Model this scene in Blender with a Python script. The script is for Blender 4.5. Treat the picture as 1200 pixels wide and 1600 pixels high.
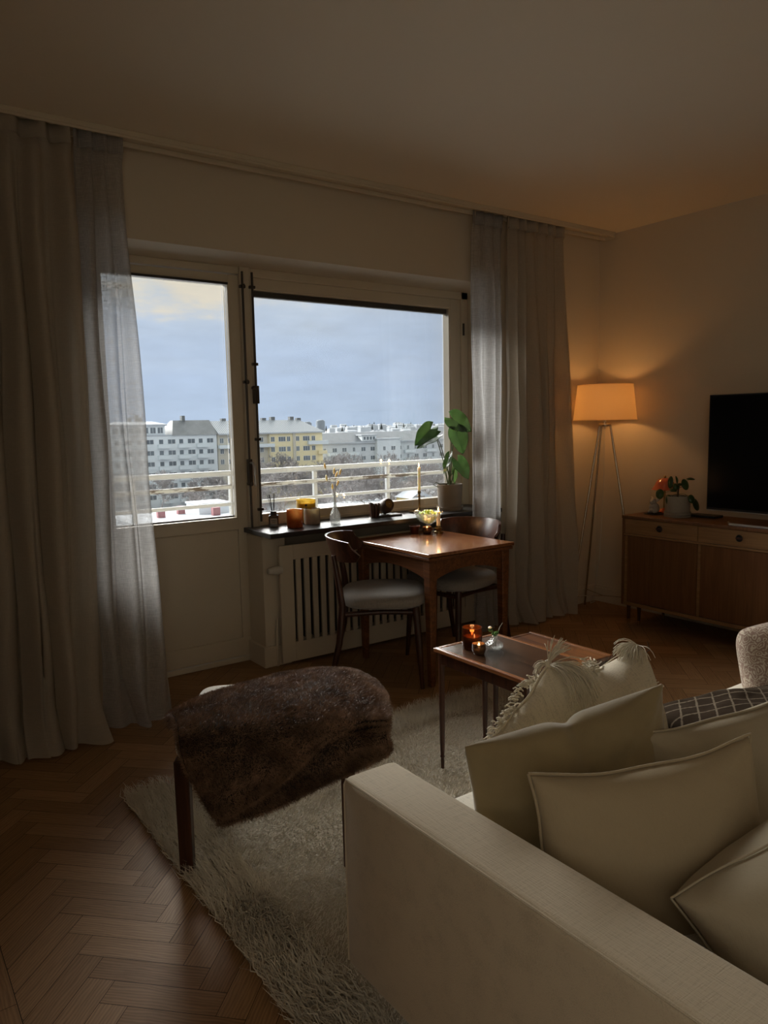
import bpy, math, random
import numpy as np
from mathutils import Vector, Matrix
PI = math.pi
random.seed(7); rng = np.random.default_rng(7)
scene = bpy.context.scene
for o in list(bpy.data.objects): bpy.data.objects.remove(o)
col = scene.collection

# ------------------------------------------------------------------ camera
cam_d = bpy.data.cameras.new('camera'); cam = bpy.data.objects.new('camera', cam_d); col.objects.link(cam)
R_, U_, F_ = (0.81259, -0.58249, -0.01993), (0.08408, 0.08331, 0.99297), (0.57674, 0.80856, -0.11667)
cam.matrix_world = Matrix(((R_[0], U_[0], -F_[0], 0), (R_[1], U_[1], -F_[1], 0), (R_[2], U_[2], -F_[2], 1.35), (0, 0, 0, 1)))
cam_d.sensor_fit = 'VERTICAL'; cam_d.sensor_height = 36; cam_d.lens = 1165 / 1600 * 36
cam_d.clip_start = .05; cam_d.clip_end = 6000
scene.camera = cam
scene.view_settings.view_transform = 'Standard'; scene.view_settings.look = 'None'
scene.view_settings.exposure = 0.0; scene.view_settings.gamma = 1; scene.view_settings.use_curve_mapping = False
scene.cycles.max_bounces = 10; scene.cycles.diffuse_bounces = 6; scene.cycles.glossy_bounces = 4
scene.cycles.transparent_max_bounces = 16; scene.cycles.transmission_bounces = 8
scene.cycles.sample_clamp_indirect = 4; scene.cycles.caustics_reflective = False; scene.cycles.caustics_refractive = False

# ------------------------------------------------------------------ sky
SKY_FILL = 43      # gain of the added bright sky band above the view that lights the room
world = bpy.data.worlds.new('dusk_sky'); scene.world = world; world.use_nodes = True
wt = world.node_tree; wt.nodes.clear()
def wn(t, **k):
    n = wt.nodes.new(t)
    for a, b in k.items(): setattr(n, a, b)
    return n
wl = wt.links.new
wo = wn('ShaderNodeOutputWorld'); bg = wn('ShaderNodeBackground'); tc = wn('ShaderNodeTexCoord')
sx = wn('ShaderNodeSeparateXYZ'); wl(tc.outputs['Generated'], sx.inputs[0])
mp = wn('ShaderNodeMapping'); mp.inputs['Scale'].default_value = (1.6, 1.6, 5.5); wl(tc.outputs['Generated'], mp.inputs[0])
nz = wn('ShaderNodeTexNoise'); nz.inputs['Scale'].default_value = 2.6; nz.inputs['Detail'].default_value = 6; nz.inputs['Roughness'].default_value = .55
wl(mp.outputs[0], nz.inputs['Vector'])
# elevation disturbed by clouds
el = wn('ShaderNodeMath', operation='MULTIPLY_ADD'); wl(nz.outputs['Fac'], el.inputs[0]); el.inputs[1].default_value = .16; 
e0 = wn('ShaderNodeMath', operation='SUBTRACT'); wl(sx.outputs['Z'], e0.inputs[0]); e0.inputs[1].default_value = .08
wl(e0.outputs[0], el.inputs[2])
cr = wn('ShaderNodeValToRGB'); wl(el.outputs[0], cr.inputs[0])
els = cr.color_ramp.elements
els[0].position = 0.0; els[0].color = (.53, .66, .84, 1)
els[1].position = .075; els[1].color = (.53, .66, .86, 1)
e = els.new(.13); e.color = (.58, .69, .84, 1)
e = els.new(.19); e.color = (.68, .745, .79, 1)
e = els.new(.25); e.color = (.72, .77, .77, 1)
# warm gap in the clouds
vm = wn('ShaderNodeVectorMath', operation='NORMALIZE'); wl(tc.outputs['Generated'], vm.inputs[0])
vs = wn('ShaderNodeVectorMath', operation='SUBTRACT'); wl(vm.outputs[0], vs.inputs[0]); vs.inputs[1].default_value = (.372, .909, .186)
vq = wn('ShaderNodeVectorMath', operation='MULTIPLY'); wl(vs.outputs[0], vq.inputs[0]); vq.inputs[1].default_value = (1, 1, 2.2)
vl = wn('ShaderNodeVectorMath', operation='LENGTH'); wl(vq.outputs[0], vl.inputs[0])
n2 = wn('ShaderNodeTexNoise'); n2.inputs['Scale'].default_value = 9; n2.inputs['Detail'].default_value = 5; n2.inputs['Roughness'].default_value = .6
wl(mp.outputs[0], n2.inputs['Vector'])
ad = wn('ShaderNodeMath', operation='MULTIPLY_ADD'); wl(n2.outputs['Fac'], ad.inputs[0]); ad.inputs[1].default_value = -.26; wl(vl.outputs['Value'], ad.inputs[2])
mr = wn('ShaderNodeMapRange', interpolation_type='SMOOTHSTEP'); wl(ad.outputs[0], mr.inputs[0])
mr.inputs[1].default_value = -.11; mr.inputs[2].default_value = .0; mr.inputs[3].default_value = .72; mr.inputs[4].default_value = 0
mx = wn('ShaderNodeMix', data_type='RGBA'); wl(mr.outputs[0], mx.inputs[0]); wl(cr.outputs[0], mx.inputs[6]); mx.inputs[7].default_value = (.88, .77, .56, 1)
# soft cloud mottling
cm = wn('ShaderNodeMapRange'); wl(n2.outputs['Fac'], cm.inputs[0]); cm.inputs[1].default_value = .3; cm.inputs[2].default_value = .7; cm.inputs[3].default_value = .94; cm.inputs[4].default_value = 1.07
# bright sky band added above the view, unseen, as fill for the room
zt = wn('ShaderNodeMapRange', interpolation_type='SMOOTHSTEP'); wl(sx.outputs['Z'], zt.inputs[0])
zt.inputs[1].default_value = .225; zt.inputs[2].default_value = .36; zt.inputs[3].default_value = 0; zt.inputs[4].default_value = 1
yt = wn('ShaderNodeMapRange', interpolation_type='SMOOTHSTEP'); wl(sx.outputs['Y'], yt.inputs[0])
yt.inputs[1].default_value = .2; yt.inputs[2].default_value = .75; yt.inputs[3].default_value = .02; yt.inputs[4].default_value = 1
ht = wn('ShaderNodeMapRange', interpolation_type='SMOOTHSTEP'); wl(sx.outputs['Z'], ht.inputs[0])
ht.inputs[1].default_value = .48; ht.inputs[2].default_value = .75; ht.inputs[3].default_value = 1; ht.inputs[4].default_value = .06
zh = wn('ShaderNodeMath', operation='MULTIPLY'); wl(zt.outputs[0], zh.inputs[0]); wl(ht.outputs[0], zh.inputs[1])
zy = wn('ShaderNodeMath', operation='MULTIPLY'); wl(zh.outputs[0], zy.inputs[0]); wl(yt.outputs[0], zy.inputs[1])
zk = wn('ShaderNodeMath', operation='MULTIPLY_ADD'); wl(zy.outputs[0], zk.inputs[0]); zk.inputs[1].default_value = SKY_FILL; zk.inputs[2].default_value = 1
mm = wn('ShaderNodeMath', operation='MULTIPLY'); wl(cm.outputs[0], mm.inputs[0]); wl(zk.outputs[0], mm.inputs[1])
mw_ = wn('ShaderNodeMix', data_type='RGBA'); wl(zy.outputs[0], mw_.inputs[0]); wl(mx.outputs[2], mw_.inputs[6]); mw_.inputs[7].default_value = (.64, .63, .60, 1)
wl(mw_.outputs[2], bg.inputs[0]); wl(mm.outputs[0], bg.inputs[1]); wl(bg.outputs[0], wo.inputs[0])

# added fill lights, unseen, behind and to the left of the camera
def fill_light(name, loc, rot, sx_, sy_, watt, c):
    l = bpy.data.lights.new(name, 'AREA'); l.shape = 'RECTANGLE'; l.size = sx_; l.size_y = sy_; l.energy = watt; l.color = c
    o = bpy.data.objects.new(name, l); col.objects.link(o); o.location = loc; o.rotation_euler = rot; return o
fill_light('rear_fill_light', (1.4, -1.88, 1.45), (PI / 2, 0, 0), 3.6, 2.2, 1.6, (1, .92, .78))
fill_light('side_fill_light', (-.58, -.9, 1.5), (PI / 2, 0, -PI / 2), 1.6, 1.3, 11, (1, .92, .78))  # unseen fill added to lift the sofa side and floor

# ------------------------------------------------------------------ materials
MATS = {}
def nodes(m):
    nt = m.node_tree; return nt, nt.nodes['Principled BSDF'], (lambda t: nt.nodes.new(t)), nt.links.new
def mat(name, c, rough=.6, metal=0, noise=None, amt=.15, bump=None, bs=.2, spec=None, sheen=0, stretch=(1, 1, 1), coat=0, trans=0, ior=1.45, emit=None, es=0, sss=0, c2=None, coord='Object'):
    """principled; noise = scale of colour mottling between c and c2 (or c darkened by amt); bump = scale"""
    m = bpy.data.materials.new(name); m.use_nodes = True
    nt, p, N, L = nodes(m)
    p.inputs['Base Color'].default_value = (*c, 1); p.inputs['Roughness'].default_value = rough; p.inputs['Metallic'].default_value = metal
    if spec is not None: p.inputs['Specular IOR Level'].default_value = spec
    if sheen: p.inputs['Sheen Weight'].default_value = sheen; p.inputs['Sheen Roughness'].default_value = .4
    if coat: p.inputs['Coat Weight'].default_value = coat; p.inputs['Coat Roughness'].default_value = .12
    if trans: p.inputs['Transmission Weight'].default_value = trans
    p.inputs['IOR'].default_value = ior
    if sss: p.inputs['Subsurface Weight'].default_value = sss; p.inputs['Subsurface Radius'].default_value = (1, .8, .55); p.inputs['Subsurface Scale'].default_value = .03
    if emit: p.inputs['Emission Color'].default_value = (*emit, 1); p.inputs['Emission Strength'].default_value = es
    t = N('ShaderNodeTexCoord'); mpn = N('ShaderNodeMapping'); mpn.inputs['Scale'].default_value = stretch
    L(t.outputs[coord], mpn.inputs[0])
    if noise:
        n = N('ShaderNodeTexNoise'); n.inputs['Scale'].default_value = noise; n.inputs['Detail'].default_value = 5; n.inputs['Roughness'].default_value = .6
        L(mpn.outputs[0], n.inputs['Vector'])
        r = N('ShaderNodeValToRGB'); L(n.outputs['Fac'], r.inputs[0])
        r.color_ramp.elements[0].position = .3; r.color_ramp.elements[1].position = .7
        cc = c2 or tuple(x * (1 - amt) for x in c)
        r.color_ramp.elements[0].color = (*cc, 1); r.color_ramp.elements[1].color = (*c, 1)
        L(r.outputs[0], p.inputs['Base Color'])
    if bump:
        n = N('ShaderNodeTexNoise'); n.inputs['Scale'].default_value = bump; n.inputs['Detail'].default_value = 4
        L(mpn.outputs[0], n.inputs['Vector'])
        b = N('ShaderNodeBump'); b.inputs['Strength'].default_value = bs; b.inputs['Distance'].default_value = .01
        L(n.outputs['Fac'], b.inputs['Height']); L(b.outputs[0], p.inputs['Normal'])
    MATS[name] = m; return m
def fabric(name, c, amt=.12, rough=.9, weave=900, bs=.35, sheen=.25, slub=60):
    """woven cloth: two crossed sets of threads with slubs"""
    m = mat(name, c, rough, sheen=sheen, spec=.2)
    nt, p, N, L = nodes(m)
    t = N('ShaderNodeTexCoord'); hs = []
    for st in ((1, .06, .06), (.06, 1, 1)):
        mpn = N('ShaderNodeMapping'); mpn.inputs['Scale'].default_value = st; L(t.outputs['Object'], mpn.inputs[0])
        n = N('ShaderNodeTexNoise'); n.inputs['Scale'].default_value = weave; n.inputs['Detail'].default_value = 2; L(mpn.outputs[0], n.inputs['Vector']); hs.append(n)
    a = N('ShaderNodeMath'); a.operation = 'ADD'; L(hs[0].outputs['Fac'], a.inputs[0]); L(hs[1].outputs['Fac'], a.inputs[1])
    n3 = N('ShaderNodeTexNoise'); n3.inputs['Scale'].default_value = slub / 10; n3.inputs['Detail'].default_value = 4; L(t.outputs['Object'], n3.inputs['Vector'])
    a2 = N('ShaderNodeMath'); a2.operation = 'MULTIPLY_ADD'; L(n3.outputs['Fac'], a2.inputs[0]); a2.inputs[1].default_value = .6; L(a.outputs[0], a2.inputs[2])
    r = N('ShaderNodeValToRGB'); L(a.outputs[0], r.inputs[0]); r.color_ramp.elements[0].position = .7; r.color_ramp.elements[1].position = 1.25 if False else 1.0
    r.color_ramp.elements[0].color = (*[x * (1 - amt * 2) for x in c], 1); r.color_ramp.elements[1].color = (*[min(1, x * (1 + amt)) for x in c], 1)
    L(r.outputs[0], p.inputs['Base Color'])
    b = N('ShaderNodeBump'); b.inputs['Strength'].default_value = bs; b.inputs['Distance'].default_value = .003
    L(a.outputs[0], b.inputs['Height']); L(b.outputs[0], p.inputs['Normal'])
    return m
def wood(name, c, c2, rough=.35, scale=6, axis=0, coat=.0, coord='Object', bs=.08):
    """grain running along one axis"""
    m = mat(name, c, rough, coat=coat)
    nt, p, N, L = nodes(m)
    t = N('ShaderNodeTexCoord'); st = [9, 9, 9]; st[axis] = .6
    mpn = N('ShaderNodeMapping'); mpn.inputs['Scale'].default_value = st; L(t.outputs[coord], mpn.inputs[0])
    n = N('ShaderNodeTexNoise'); n.inputs['Scale'].default_value = scale; n.inputs['Detail'].default_value = 6; n.inputs['Distortion'].default_value = 1.2
    L(mpn.outputs[0], n.inputs['Vector'])
    r = N('ShaderNodeValToRGB'); L(n.outputs['Fac'], r.inputs[0]); r.color_ramp.elements[0].position = .32; r.color_ramp.elements[1].position = .68
    r.color_ramp.elements[0].color = (*c2, 1); r.color_ramp.elements[1].color = (*c, 1); L(r.outputs[0], p.inputs['Base Color'])
    b = N('ShaderNodeBump'); b.inputs['Strength'].default_value = bs; b.inputs['Distance'].default_value = .002
    L(n.outputs['Fac'], b.inputs['Height']); L(b.outputs[0], p.inputs['Normal'])
    return m
def cloth_sheer(name, c, tr=.45, hole=.06, weave=700):
    m = bpy.data.materials.new(name); m.use_nodes = True; nt = m.node_tree; nt.nodes.clear(); N = nt.nodes.new; L = nt.links.new
    o = N('ShaderNodeOutputMaterial'); d = N('ShaderNodeBsdfDiffuse'); t = N('ShaderNodeBsdfTranslucent'); x = N('ShaderNodeBsdfTransparent')
    d.inputs[0].default_value = (*c, 1); t.inputs[0].default_value = (*c, 1)
    tcn = N('ShaderNodeTexCoord'); hs = []
    for st in ((1, 1, .04), (.03, .03, 1)):
        mpn = N('ShaderNodeMapping'); mpn.inputs['Scale'].default_value = st; L(tcn.outputs['Object'], mpn.inputs[0])
        n = N('ShaderNodeTexNoise'); n.inputs['Scale'].default_value = weave; n.inputs['Detail'].default_value = 2; L(mpn.outputs[0], n.inputs['Vector']); hs.append(n)
    a = N('ShaderNodeMath'); a.operation = 'MULTIPLY'; L(hs[0].outputs['Fac'], a.inputs[0]); L(hs[1].outputs['Fac'], a.inputs[1])
    mrn = N('ShaderNodeMapRange'); L(a.outputs[0], mrn.inputs[0]); mrn.inputs[1].default_value = .15; mrn.inputs[2].default_value = .4
    mrn.inputs[3].default_value = hole * 2.6; mrn.inputs[4].default_value = 0
    b = N('ShaderNodeBump'); b.inputs['Strength'].default_value = .3; b.inputs['Distance'].default_value = .003; L(a.outputs[0], b.inputs['Height'])
    L(b.outputs[0], d.inputs['Normal'])
    m1 = N('ShaderNodeMixShader'); m1.inputs[0].default_value = tr; L(d.outputs[0], m1.inputs[1]); L(t.outputs[0], m1.inputs[2])
    m2 = N('ShaderNodeMixShader'); L(mrn.outputs[0], m2.inputs[0]); L(m1.outputs[0], m2.inputs[1]); L(x.outputs[0], m2.inputs[2])
    L(m2.outputs[0], o.inputs[0]); MATS[name] = m; return m
def clear_glass(name, tint=(1, 1, 1), gloss=1.0):
    """thin window or vessel glass: clear with a mirror-like Fresnel sheen"""
    m = bpy.data.materials.new(name); m.use_nodes = True; nt = m.node_tree; nt.nodes.clear(); N = nt.nodes.new; L = nt.links.new
    o = N('ShaderNodeOutputMaterial'); g = N('ShaderNodeBsdfGlossy'); x = N('ShaderNodeBsdfTransparent'); f = N('ShaderNodeFresnel')
    g.inputs['Roughness'].default_value = .01; x.inputs[0].default_value = (*tint, 1); f.inputs[0].default_value = 1.45
    k = N('ShaderNodeMath'); k.operation = 'MULTIPLY'; L(f.outputs[0], k.inputs[0]); k.inputs[1].default_value = gloss
    s = N('ShaderNodeMixShader'); L(k.outputs[0], s.inputs[0]); L(x.outputs[0], s.inputs[1]); L(g.outputs[0], s.inputs[2]); L(s.outputs[0], o.inputs[0])
    MATS[name] = m; return m

WALL = mat('warm_wall_paint', (.60, .53, .415), .85, noise=3, amt=.03, bump=180, bs=.05)
CEIL = mat('ceiling_paint', (.74, .66, .54), .9, noise=2, amt=.02, bump=120, bs=.04)
PAINT = mat('white_gloss_paint', (.60, .53, .41), .35, noise=5, amt=.04, bump=60, bs=.03)
SILL = mat('dark_stone', (.035, .034, .034), .32, noise=40, amt=.4, spec=.6)
GLASS = clear_glass('window_glass')
BLIND = mat('dark_blind', (.03, .028, .026), .5)
METAL = mat('aged_steel', (.07, .06, .05), .4, .8)
BRASS = mat('aged_brass', (.42, .27, .10), .3, 1, noise=30, amt=.4)
CHROME = mat('brushed_nickel', (.55, .48, .38), .25, 1)
PLASTIC = mat('white_plastic', (.6, .57, .5), .4)
LINEN = cloth_sheer('sheer_linen', (.50, .45, .37), .34, .05)
LINEN2 = cloth_sheer('thin_linen', (.53, .52, .51), .52, .13)
TEAK = wood('teak', (.20, .075, .025), (.085, .028, .010), .38, 5, 1)
TEAKTOP = wood('polished_teak', (.30, .12, .045), (.17, .06, .022), .2, 4, 1, coat=.35)
ROSE = wood('dark_rosewood', (.075, .026, .013), (.025, .009, .005), .3, 5, 2)
ROSETOP = wood('dark_veneer', (.10, .045, .022), (.022, .012, .008), .22, 3, 1, coat=.3)
WALNUT = wood('walnut_veneer', (.15, .055, .018), (.045, .016, .008), .3, 3, 1, coat=.15)
CABW = wood('oak_cabinet', (.32, .18, .075), (.22, .12, .05), .45, 4, 1)
CABD = wood('mahogany_door', (.19, .085, .032), (.13, .055, .020), .42, 4, 2)
SEATG = fabric('grey_wool', (.23, .205, .18), .15)
SOFA = fabric('cream_sofa_weave', (.55, .47, .345), .05, weave=420, bs=.35)
SOFAS = fabric('cream_seat_weave', (.60, .55, .45), .1, weave=600)
BEIGE = fabric('beige_linen', (.375, .30, .19), .03, weave=1400, bs=.15, sheen=.1)
BEIGE2 = fabric('pale_linen', (.40, .34, .24), .03, weave=1400, bs=.15, sheen=.1)
OLIVE = mat('olive_velvet', (.31, .24, .13), .8, noise=9, amt=.18, bump=500, bs=.15, sheen=.6, spec=.15)
COTTON = fabric('cream_cotton', (.60, .53, .40), .08, weave=400, bs=.6)
YARN = mat('cream_yarn', (.66, .59, .46), .95, noise=80, amt=.2)
DARKTH = mat('dark_thread', (.03, .02, .015), .9)
CREAMC = fabric('white_stool_cushion', (.62, .57, .49), .06)
FUR = mat('brown_fur', (.36, .22, .135), .6, noise=14, c2=(.085, .048, .028), spec=.3)
FURB = mat('brown_fur_backing', (.014, .008, .005), .9)
RUG = mat('cream_rug_backing', (.42, .36, .27), 1, noise=6, amt=.12, bump=110, bs=1)
PILE = mat('cream_wool_pile', (.72, .65, .53), .95, noise=4, amt=.2)
BLACKGL = mat('black_screen', (.003, .003, .0035), .2, spec=.12)
BLACKP = mat('black_plastic', (.012, .011, .011), .4)
SILVER = mat('silver_metal', (.5, .48, .45), .3, .9)
SHADE = cloth_sheer('cream_lamp_shade', (.99, .86, .66), .8, .0, 500)
WAX = mat('white_wax', (.85, .80, .70), .4, sss=1, emit=(1, .55, .25), es=.04)  # faint emission stands in for the flame's glow in the wax
FLAME = mat('candle_flame', (1, .7, .3), .5, emit=(1, .62, .22), es=14)
LEAF = mat('dark_green_leaf', (.026, .066, .016), .33, noise=8, c2=(.014, .040, .010), spec=.5, sss=.1)
STEM = mat('green_stem', (.07, .10, .03), .5)
SOIL = mat('potting_soil', (.02, .013, .008), 1, bump=60, bs=1)

def pressed(name, tint, gl=.25, tl=.25):
    """cut or pressed glass: mostly clear, with frosty facets"""
    m = bpy.data.materials.new(name); m.use_nodes = True; nt = m.node_tree; nt.nodes.clear(); N = nt.nodes.new; L = nt.links.new
    o = N('ShaderNodeOutputMaterial'); g = N('ShaderNodeBsdfGlossy'); x = N('ShaderNodeBsdfTransparent'); t = N('ShaderNodeBsdfTranslucent'); d = N('ShaderNodeBsdfDiffuse')
    for q in (g, x, t, d): q.inputs[0].default_value = (*tint, 1)
    g.inputs['Roughness'].default_value = .12
    tcn = N('ShaderNodeTexCoord'); vo = N('ShaderNodeTexVoronoi'); vo.inputs['Scale'].default_value = 150; L(tcn.outputs['Object'], vo.inputs['Vector'])
    b = N('ShaderNodeBump'); b.inputs['Strength'].default_value = .9; b.inputs['Distance'].default_value = .004; L(vo.outputs['Distance'], b.inputs['Height']); L(b.outputs[0], g.inputs['Normal'])
    m0 = N('ShaderNodeMixShader'); m0.inputs[0].default_value = .35; L(t.outputs[0], m0.inputs[1]); L(d.outputs[0], m0.inputs[2])
    m1 = N('ShaderNodeMixShader'); m1.inputs[0].default_value = gl; L(x.outputs[0], m1.inputs[1]); L(g.outputs[0], m1.inputs[2])
    m2 = N('ShaderNodeMixShader'); m2.inputs[0].default_value = tl; L(m1.outputs[0], m2.inputs[1]); L(m0.outputs[0], m2.inputs[2]); L(m2.outputs[0], o.inputs[0])
    MATS[name] = m; return m

# ------------------------------------------------------------------ mesh helpers
class MB:
    def __init__(s): s.v = []; s.f = []; s.mi = []; s.cur = 0
    def add(s, vs, fs):
        b = len(s.v); s.v += [tuple(map(float, q)) for q in vs]; s.f += [tuple(b + i for i in f) for f in fs]; s.mi += [s.cur] * len(fs); return s
    def box(s, x0, x1, y0, y1, z0, z1):
        return s.add([(x0, y0, z0), (x1, y0, z0), (x1, y1, z0), (x0, y1, z0), (x0, y0, z1), (x1, y0, z1), (x1, y1, z1), (x0, y1, z1)],
                     [(0, 3, 2, 1), (4, 5, 6, 7), (0, 1, 5, 4), (1, 2, 6, 5), (2, 3, 7, 6), (3, 0, 4, 7)])
    def lathe(s, prof, n=24, cx=0, cy=0, cz=0, cap=True):
        vs = []; fs = []
        for (r, z) in prof:
            for k in range(n):
                a = 2 * PI * k / n; vs.append((cx + r * math.cos(a), cy + r * math.sin(a), cz + z))
        for i in range(len(prof) - 1):
            for k in range(n):
                k2 = (k + 1) % n; fs.append((i * n + k, i * n + k2, (i + 1) * n + k2, (i + 1) * n + k))
        if cap:
            fs.append(tuple(range(n - 1, -1, -1))); fs.append(tuple((len(prof) - 1) * n + k for k in range(n)))
        return s.add(vs, fs)
    def tube(s, pts, r, n=10, r2=None, cap=True):
        pts = [Vector(p) for p in pts]; m = len(pts); vs = []; fs = []
        rr = r if isinstance(r, (list, tuple)) else [r + ((r2 if r2 is not None else r) - r) * i / (m - 1) for i in range(m)]
        up = None
        for i, p in enumerate(pts):
            d = (pts[min(i + 1, m - 1)] - pts[max(i - 1, 0)]); d = d.normalized() if d.length > 1e-9 else Vector((0, 0, 1))
            if up is None: up = Vector((0, 0, 1)) if abs(d.z) < .9 else Vector((1, 0, 0))
            a = d.cross(up); a = a.normalized() if a.length > 1e-6 else d.orthogonal().normalized(); b = a.cross(d).normalized(); up = b
            for k in range(n):
                t = 2 * PI * k / n; vs.append(p + (a * math.cos(t) + b * math.sin(t)) * rr[i])
        for i in range(m - 1):
            for k in range(n):
                k2 = (k + 1) % n; fs.append((i * n + k, i * n + k2, (i + 1) * n + k2, (i + 1) * n + k))
        if cap: fs.append(tuple(range(n - 1, -1, -1))); fs.append(tuple((m - 1) * n + k for k in range(n)))
        return s.add(vs, fs)
    def loft(s, rings, cap=True):
        n = len(rings[0]); vs = [p for r in rings for p in r]; fs = []
        for i in range(len(rings) - 1):
            for k in range(n):
                k2 = (k + 1) % n; fs.append((i * n + k, i * n + k2, (i + 1) * n + k2, (i + 1) * n + k))
        if cap: fs.append(tuple(range(n - 1, -1, -1))); fs.append(tuple((len(rings) - 1) * n + k for k in range(n)))
        return s.add(vs, fs)
    def taper(s, x0, y0, z0, w0, d0, x1, y1, z1, w1, d1):
        rg = [[(x + a * w / 2, y + b * d / 2, z) for a, b in ((-1, -1), (1, -1), (1, 1), (-1, 1))] for x, y, z, w, d in ((x0, y0, z0, w0, d0), (x1, y1, z1, w1, d1))]
        return s.loft(rg)
    def grid(s, P):
        nu, nv = len(P), len(P[0]); vs = [p for r in P for p in r]
        return s.add(vs, [(i * nv + j, (i + 1) * nv + j, (i + 1) * nv + j + 1, i * nv + j + 1) for i in range(nu - 1) for j in range(nv - 1)])
    def sphere(s, c, r, n=12, sc=(1, 1, 1)):
        pr = [(max(1e-4, math.sin(PI * i / n)) * r, -math.cos(PI * i / n) * r) for i in range(n + 1)]
        b = len(s.v); s.lathe(pr, n * 2, cap=False)
        for i in range(b, len(s.v)):
            x, y, z = s.v[i]; s.v[i] = (c[0] + x * sc[0], c[1] + y * sc[1], c[2] + z * sc[2])
        return s
    def prism(s, poly, z0, z1):
        n = len(poly); return s.add([(x, y, z0) for x, y in poly] + [(x, y, z1) for x, y in poly],
            [tuple(range(n - 1, -1, -1)), tuple(range(n, 2 * n))] + [(i, (i + 1) % n, n + (i + 1) % n, n + i) for i in range(n)])
    def xf(s, M, start=0):
        for i in range(start, len(s.v)): s.v[i] = tuple(M @ Vector(s.v[i]))
        return s
    def build(s, name, m, parent=None, smooth=False, bevel=0, sub=0, solid=0, seg=2):
        me = bpy.data.meshes.new(name); me.from_pydata(s.v, [], s.f)
        for mm_ in (m if isinstance(m, (list, tuple)) else [m]): me.materials.append(mm_)
        me.polygons.foreach_set('material_index', s.mi)
        if smooth: me.polygons.foreach_set('use_smooth', [True] * len(s.f))
        me.update()
        if smooth and smooth != 'all': me.set_sharp_from_angle(angle=math.radians(42))
        o = bpy.data.objects.new(name, me); col.objects.link(o)
        if parent: o.parent = parent
        if solid: q = o.modifiers.new('thickness', 'SOLIDIFY'); q.thickness = solid; q.offset = 0
        if bevel: q = o.modifiers.new('bevel', 'BEVEL'); q.width = bevel; q.segments = seg; q.limit_method = 'ANGLE'; q.angle_limit = math.radians(40)
        if sub: q = o.modifiers.new('sub', 'SUBSURF'); q.levels = sub; q.render_levels = sub
        return o
def B(*a): return MB().box(*a)
def thing(name, label, cat, loc=(0, 0, 0), rz=0, group=None):
    o = bpy.data.objects.new(name, None); col.objects.link(o); o.empty_display_size = .05
    o.location = loc; o.rotation_euler = (0, 0, rz); o['label'] = label; o['category'] = cat
    if group: o['group'] = group
    return o
def tag(o, label, cat, group=None, kind=None):
    o['label'] = label; o['category'] = cat
    if group: o['group'] = group
    if kind: o['kind'] = kind
    return o
def struct(o, label=None, cat=None):
    o['kind'] = 'structure'
    if label: o['label'] = label
    if cat: o['category'] = cat
    return o
def kids(o): return [c for c in bpy.data.objects if c.parent == o]
def copy_tree(o, parent=None):
    c = o.copy(); col.objects.link(c); c.parent = parent
    for ch in kids(o): copy_tree(ch, c)
    return c
def blades(name, P, D, W, m, parent=None, curl=None, seed=0):
    """many thin tapered strands as one mesh: P roots, D full vectors, W widths"""
    g = np.random.default_rng(seed); n = len(P)
    S = g.normal(size=(n, 3)); S = np.cross(D, S); S /= np.linalg.norm(S, axis=1)[:, None] + 1e-9; S *= np.asarray(W).reshape(-1, 1) / 2
    C = g.normal(size=(n, 3)) * (np.linalg.norm(D, axis=1)[:, None] * (.18 if curl is None else curl))
    M1 = P + D * .5 + C; T = P + D
    V = np.stack([P - S, P + S, M1 + S * .8, M1 - S * .8, T + S * .15, T - S * .15], 1).reshape(-1, 3)
    base = (np.arange(n) * 6)[:, None]
    F = np.concatenate([base + np.array([[0, 1, 2, 3]]), base + np.array([[3, 2, 4, 5]])], 1).reshape(-1, 4)
    me = bpy.data.meshes.new(name); me.vertices.add(len(V)); me.vertices.foreach_set('co', V.ravel())
    me.loops.add(F.size); me.loops.foreach_set('vertex_index', F.ravel().astype(np.int32))
    me.polygons.add(len(F)); me.polygons.foreach_set('loop_start', np.arange(len(F), dtype=np.int32) * 4)
    me.polygons.foreach_set('use_smooth', [True] * len(F))
    me.update(calc_edges=True); me.validate(); me.materials.append(m)
    o = bpy.data.objects.new(name, me); col.objects.link(o)
    if parent: o.parent = parent
    return o
def fbm2(x, y, s=1.0, seed=0):
    g = np.random.default_rng(seed); t = 0
    for k in range(5):
        a = g.uniform(0, 2 * PI); f = s * 1.7 ** k; ph = g.uniform(0, 6.28, 2)
        t = t + np.sin((x * math.cos(a) + y * math.sin(a)) * f + ph[0]) * np.cos((x * math.sin(a) - y * math.cos(a)) * f * .8 + ph[1]) / 1.5 ** k
    return t / 2.2

# ------------------------------------------------------------------ room shell
X0, X1, Y0, YW, YD, H = -.6, 4.5, -1.9, 3.58, 3.92, 2.65
# parquet: herringbone boards of 29 x 7.25 cm and a straight border along the left
fl_m = mat('oak_parquet', (.16, .095, .045), .5, spec=.17)
nt, p, N, L = nodes(fl_m)
uv = N('ShaderNodeUVMap'); uv.uv_map = 'UVMap'
mpn = N('ShaderNodeMapping'); mpn.inputs['Scale'].default_value = (1.2, 22, 1); L(uv.outputs[0], mpn.inputs[0])
n1 = N('ShaderNodeTexNoise'); n1.inputs['Scale'].default_value = 6; n1.inputs['Detail'].default_value = 8; n1.inputs['Distortion'].default_value = 1.5; L(mpn.outputs[0], n1.inputs['Vector'])
mw = N('ShaderNodeMapping'); mw.inputs['Scale'].default_value = (2.2, 9, 1); L(uv.outputs[0], mw.inputs[0])
n2_ = N('ShaderNodeTexWave'); n2_.inputs['Scale'].default_value = 4; n2_.inputs['Distortion'].default_value = 7; n2_.inputs['Detail'].default_value = 3; n2_.bands_direction = 'Y'; L(mw.outputs[0], n2_.inputs['Vector'])
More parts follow.
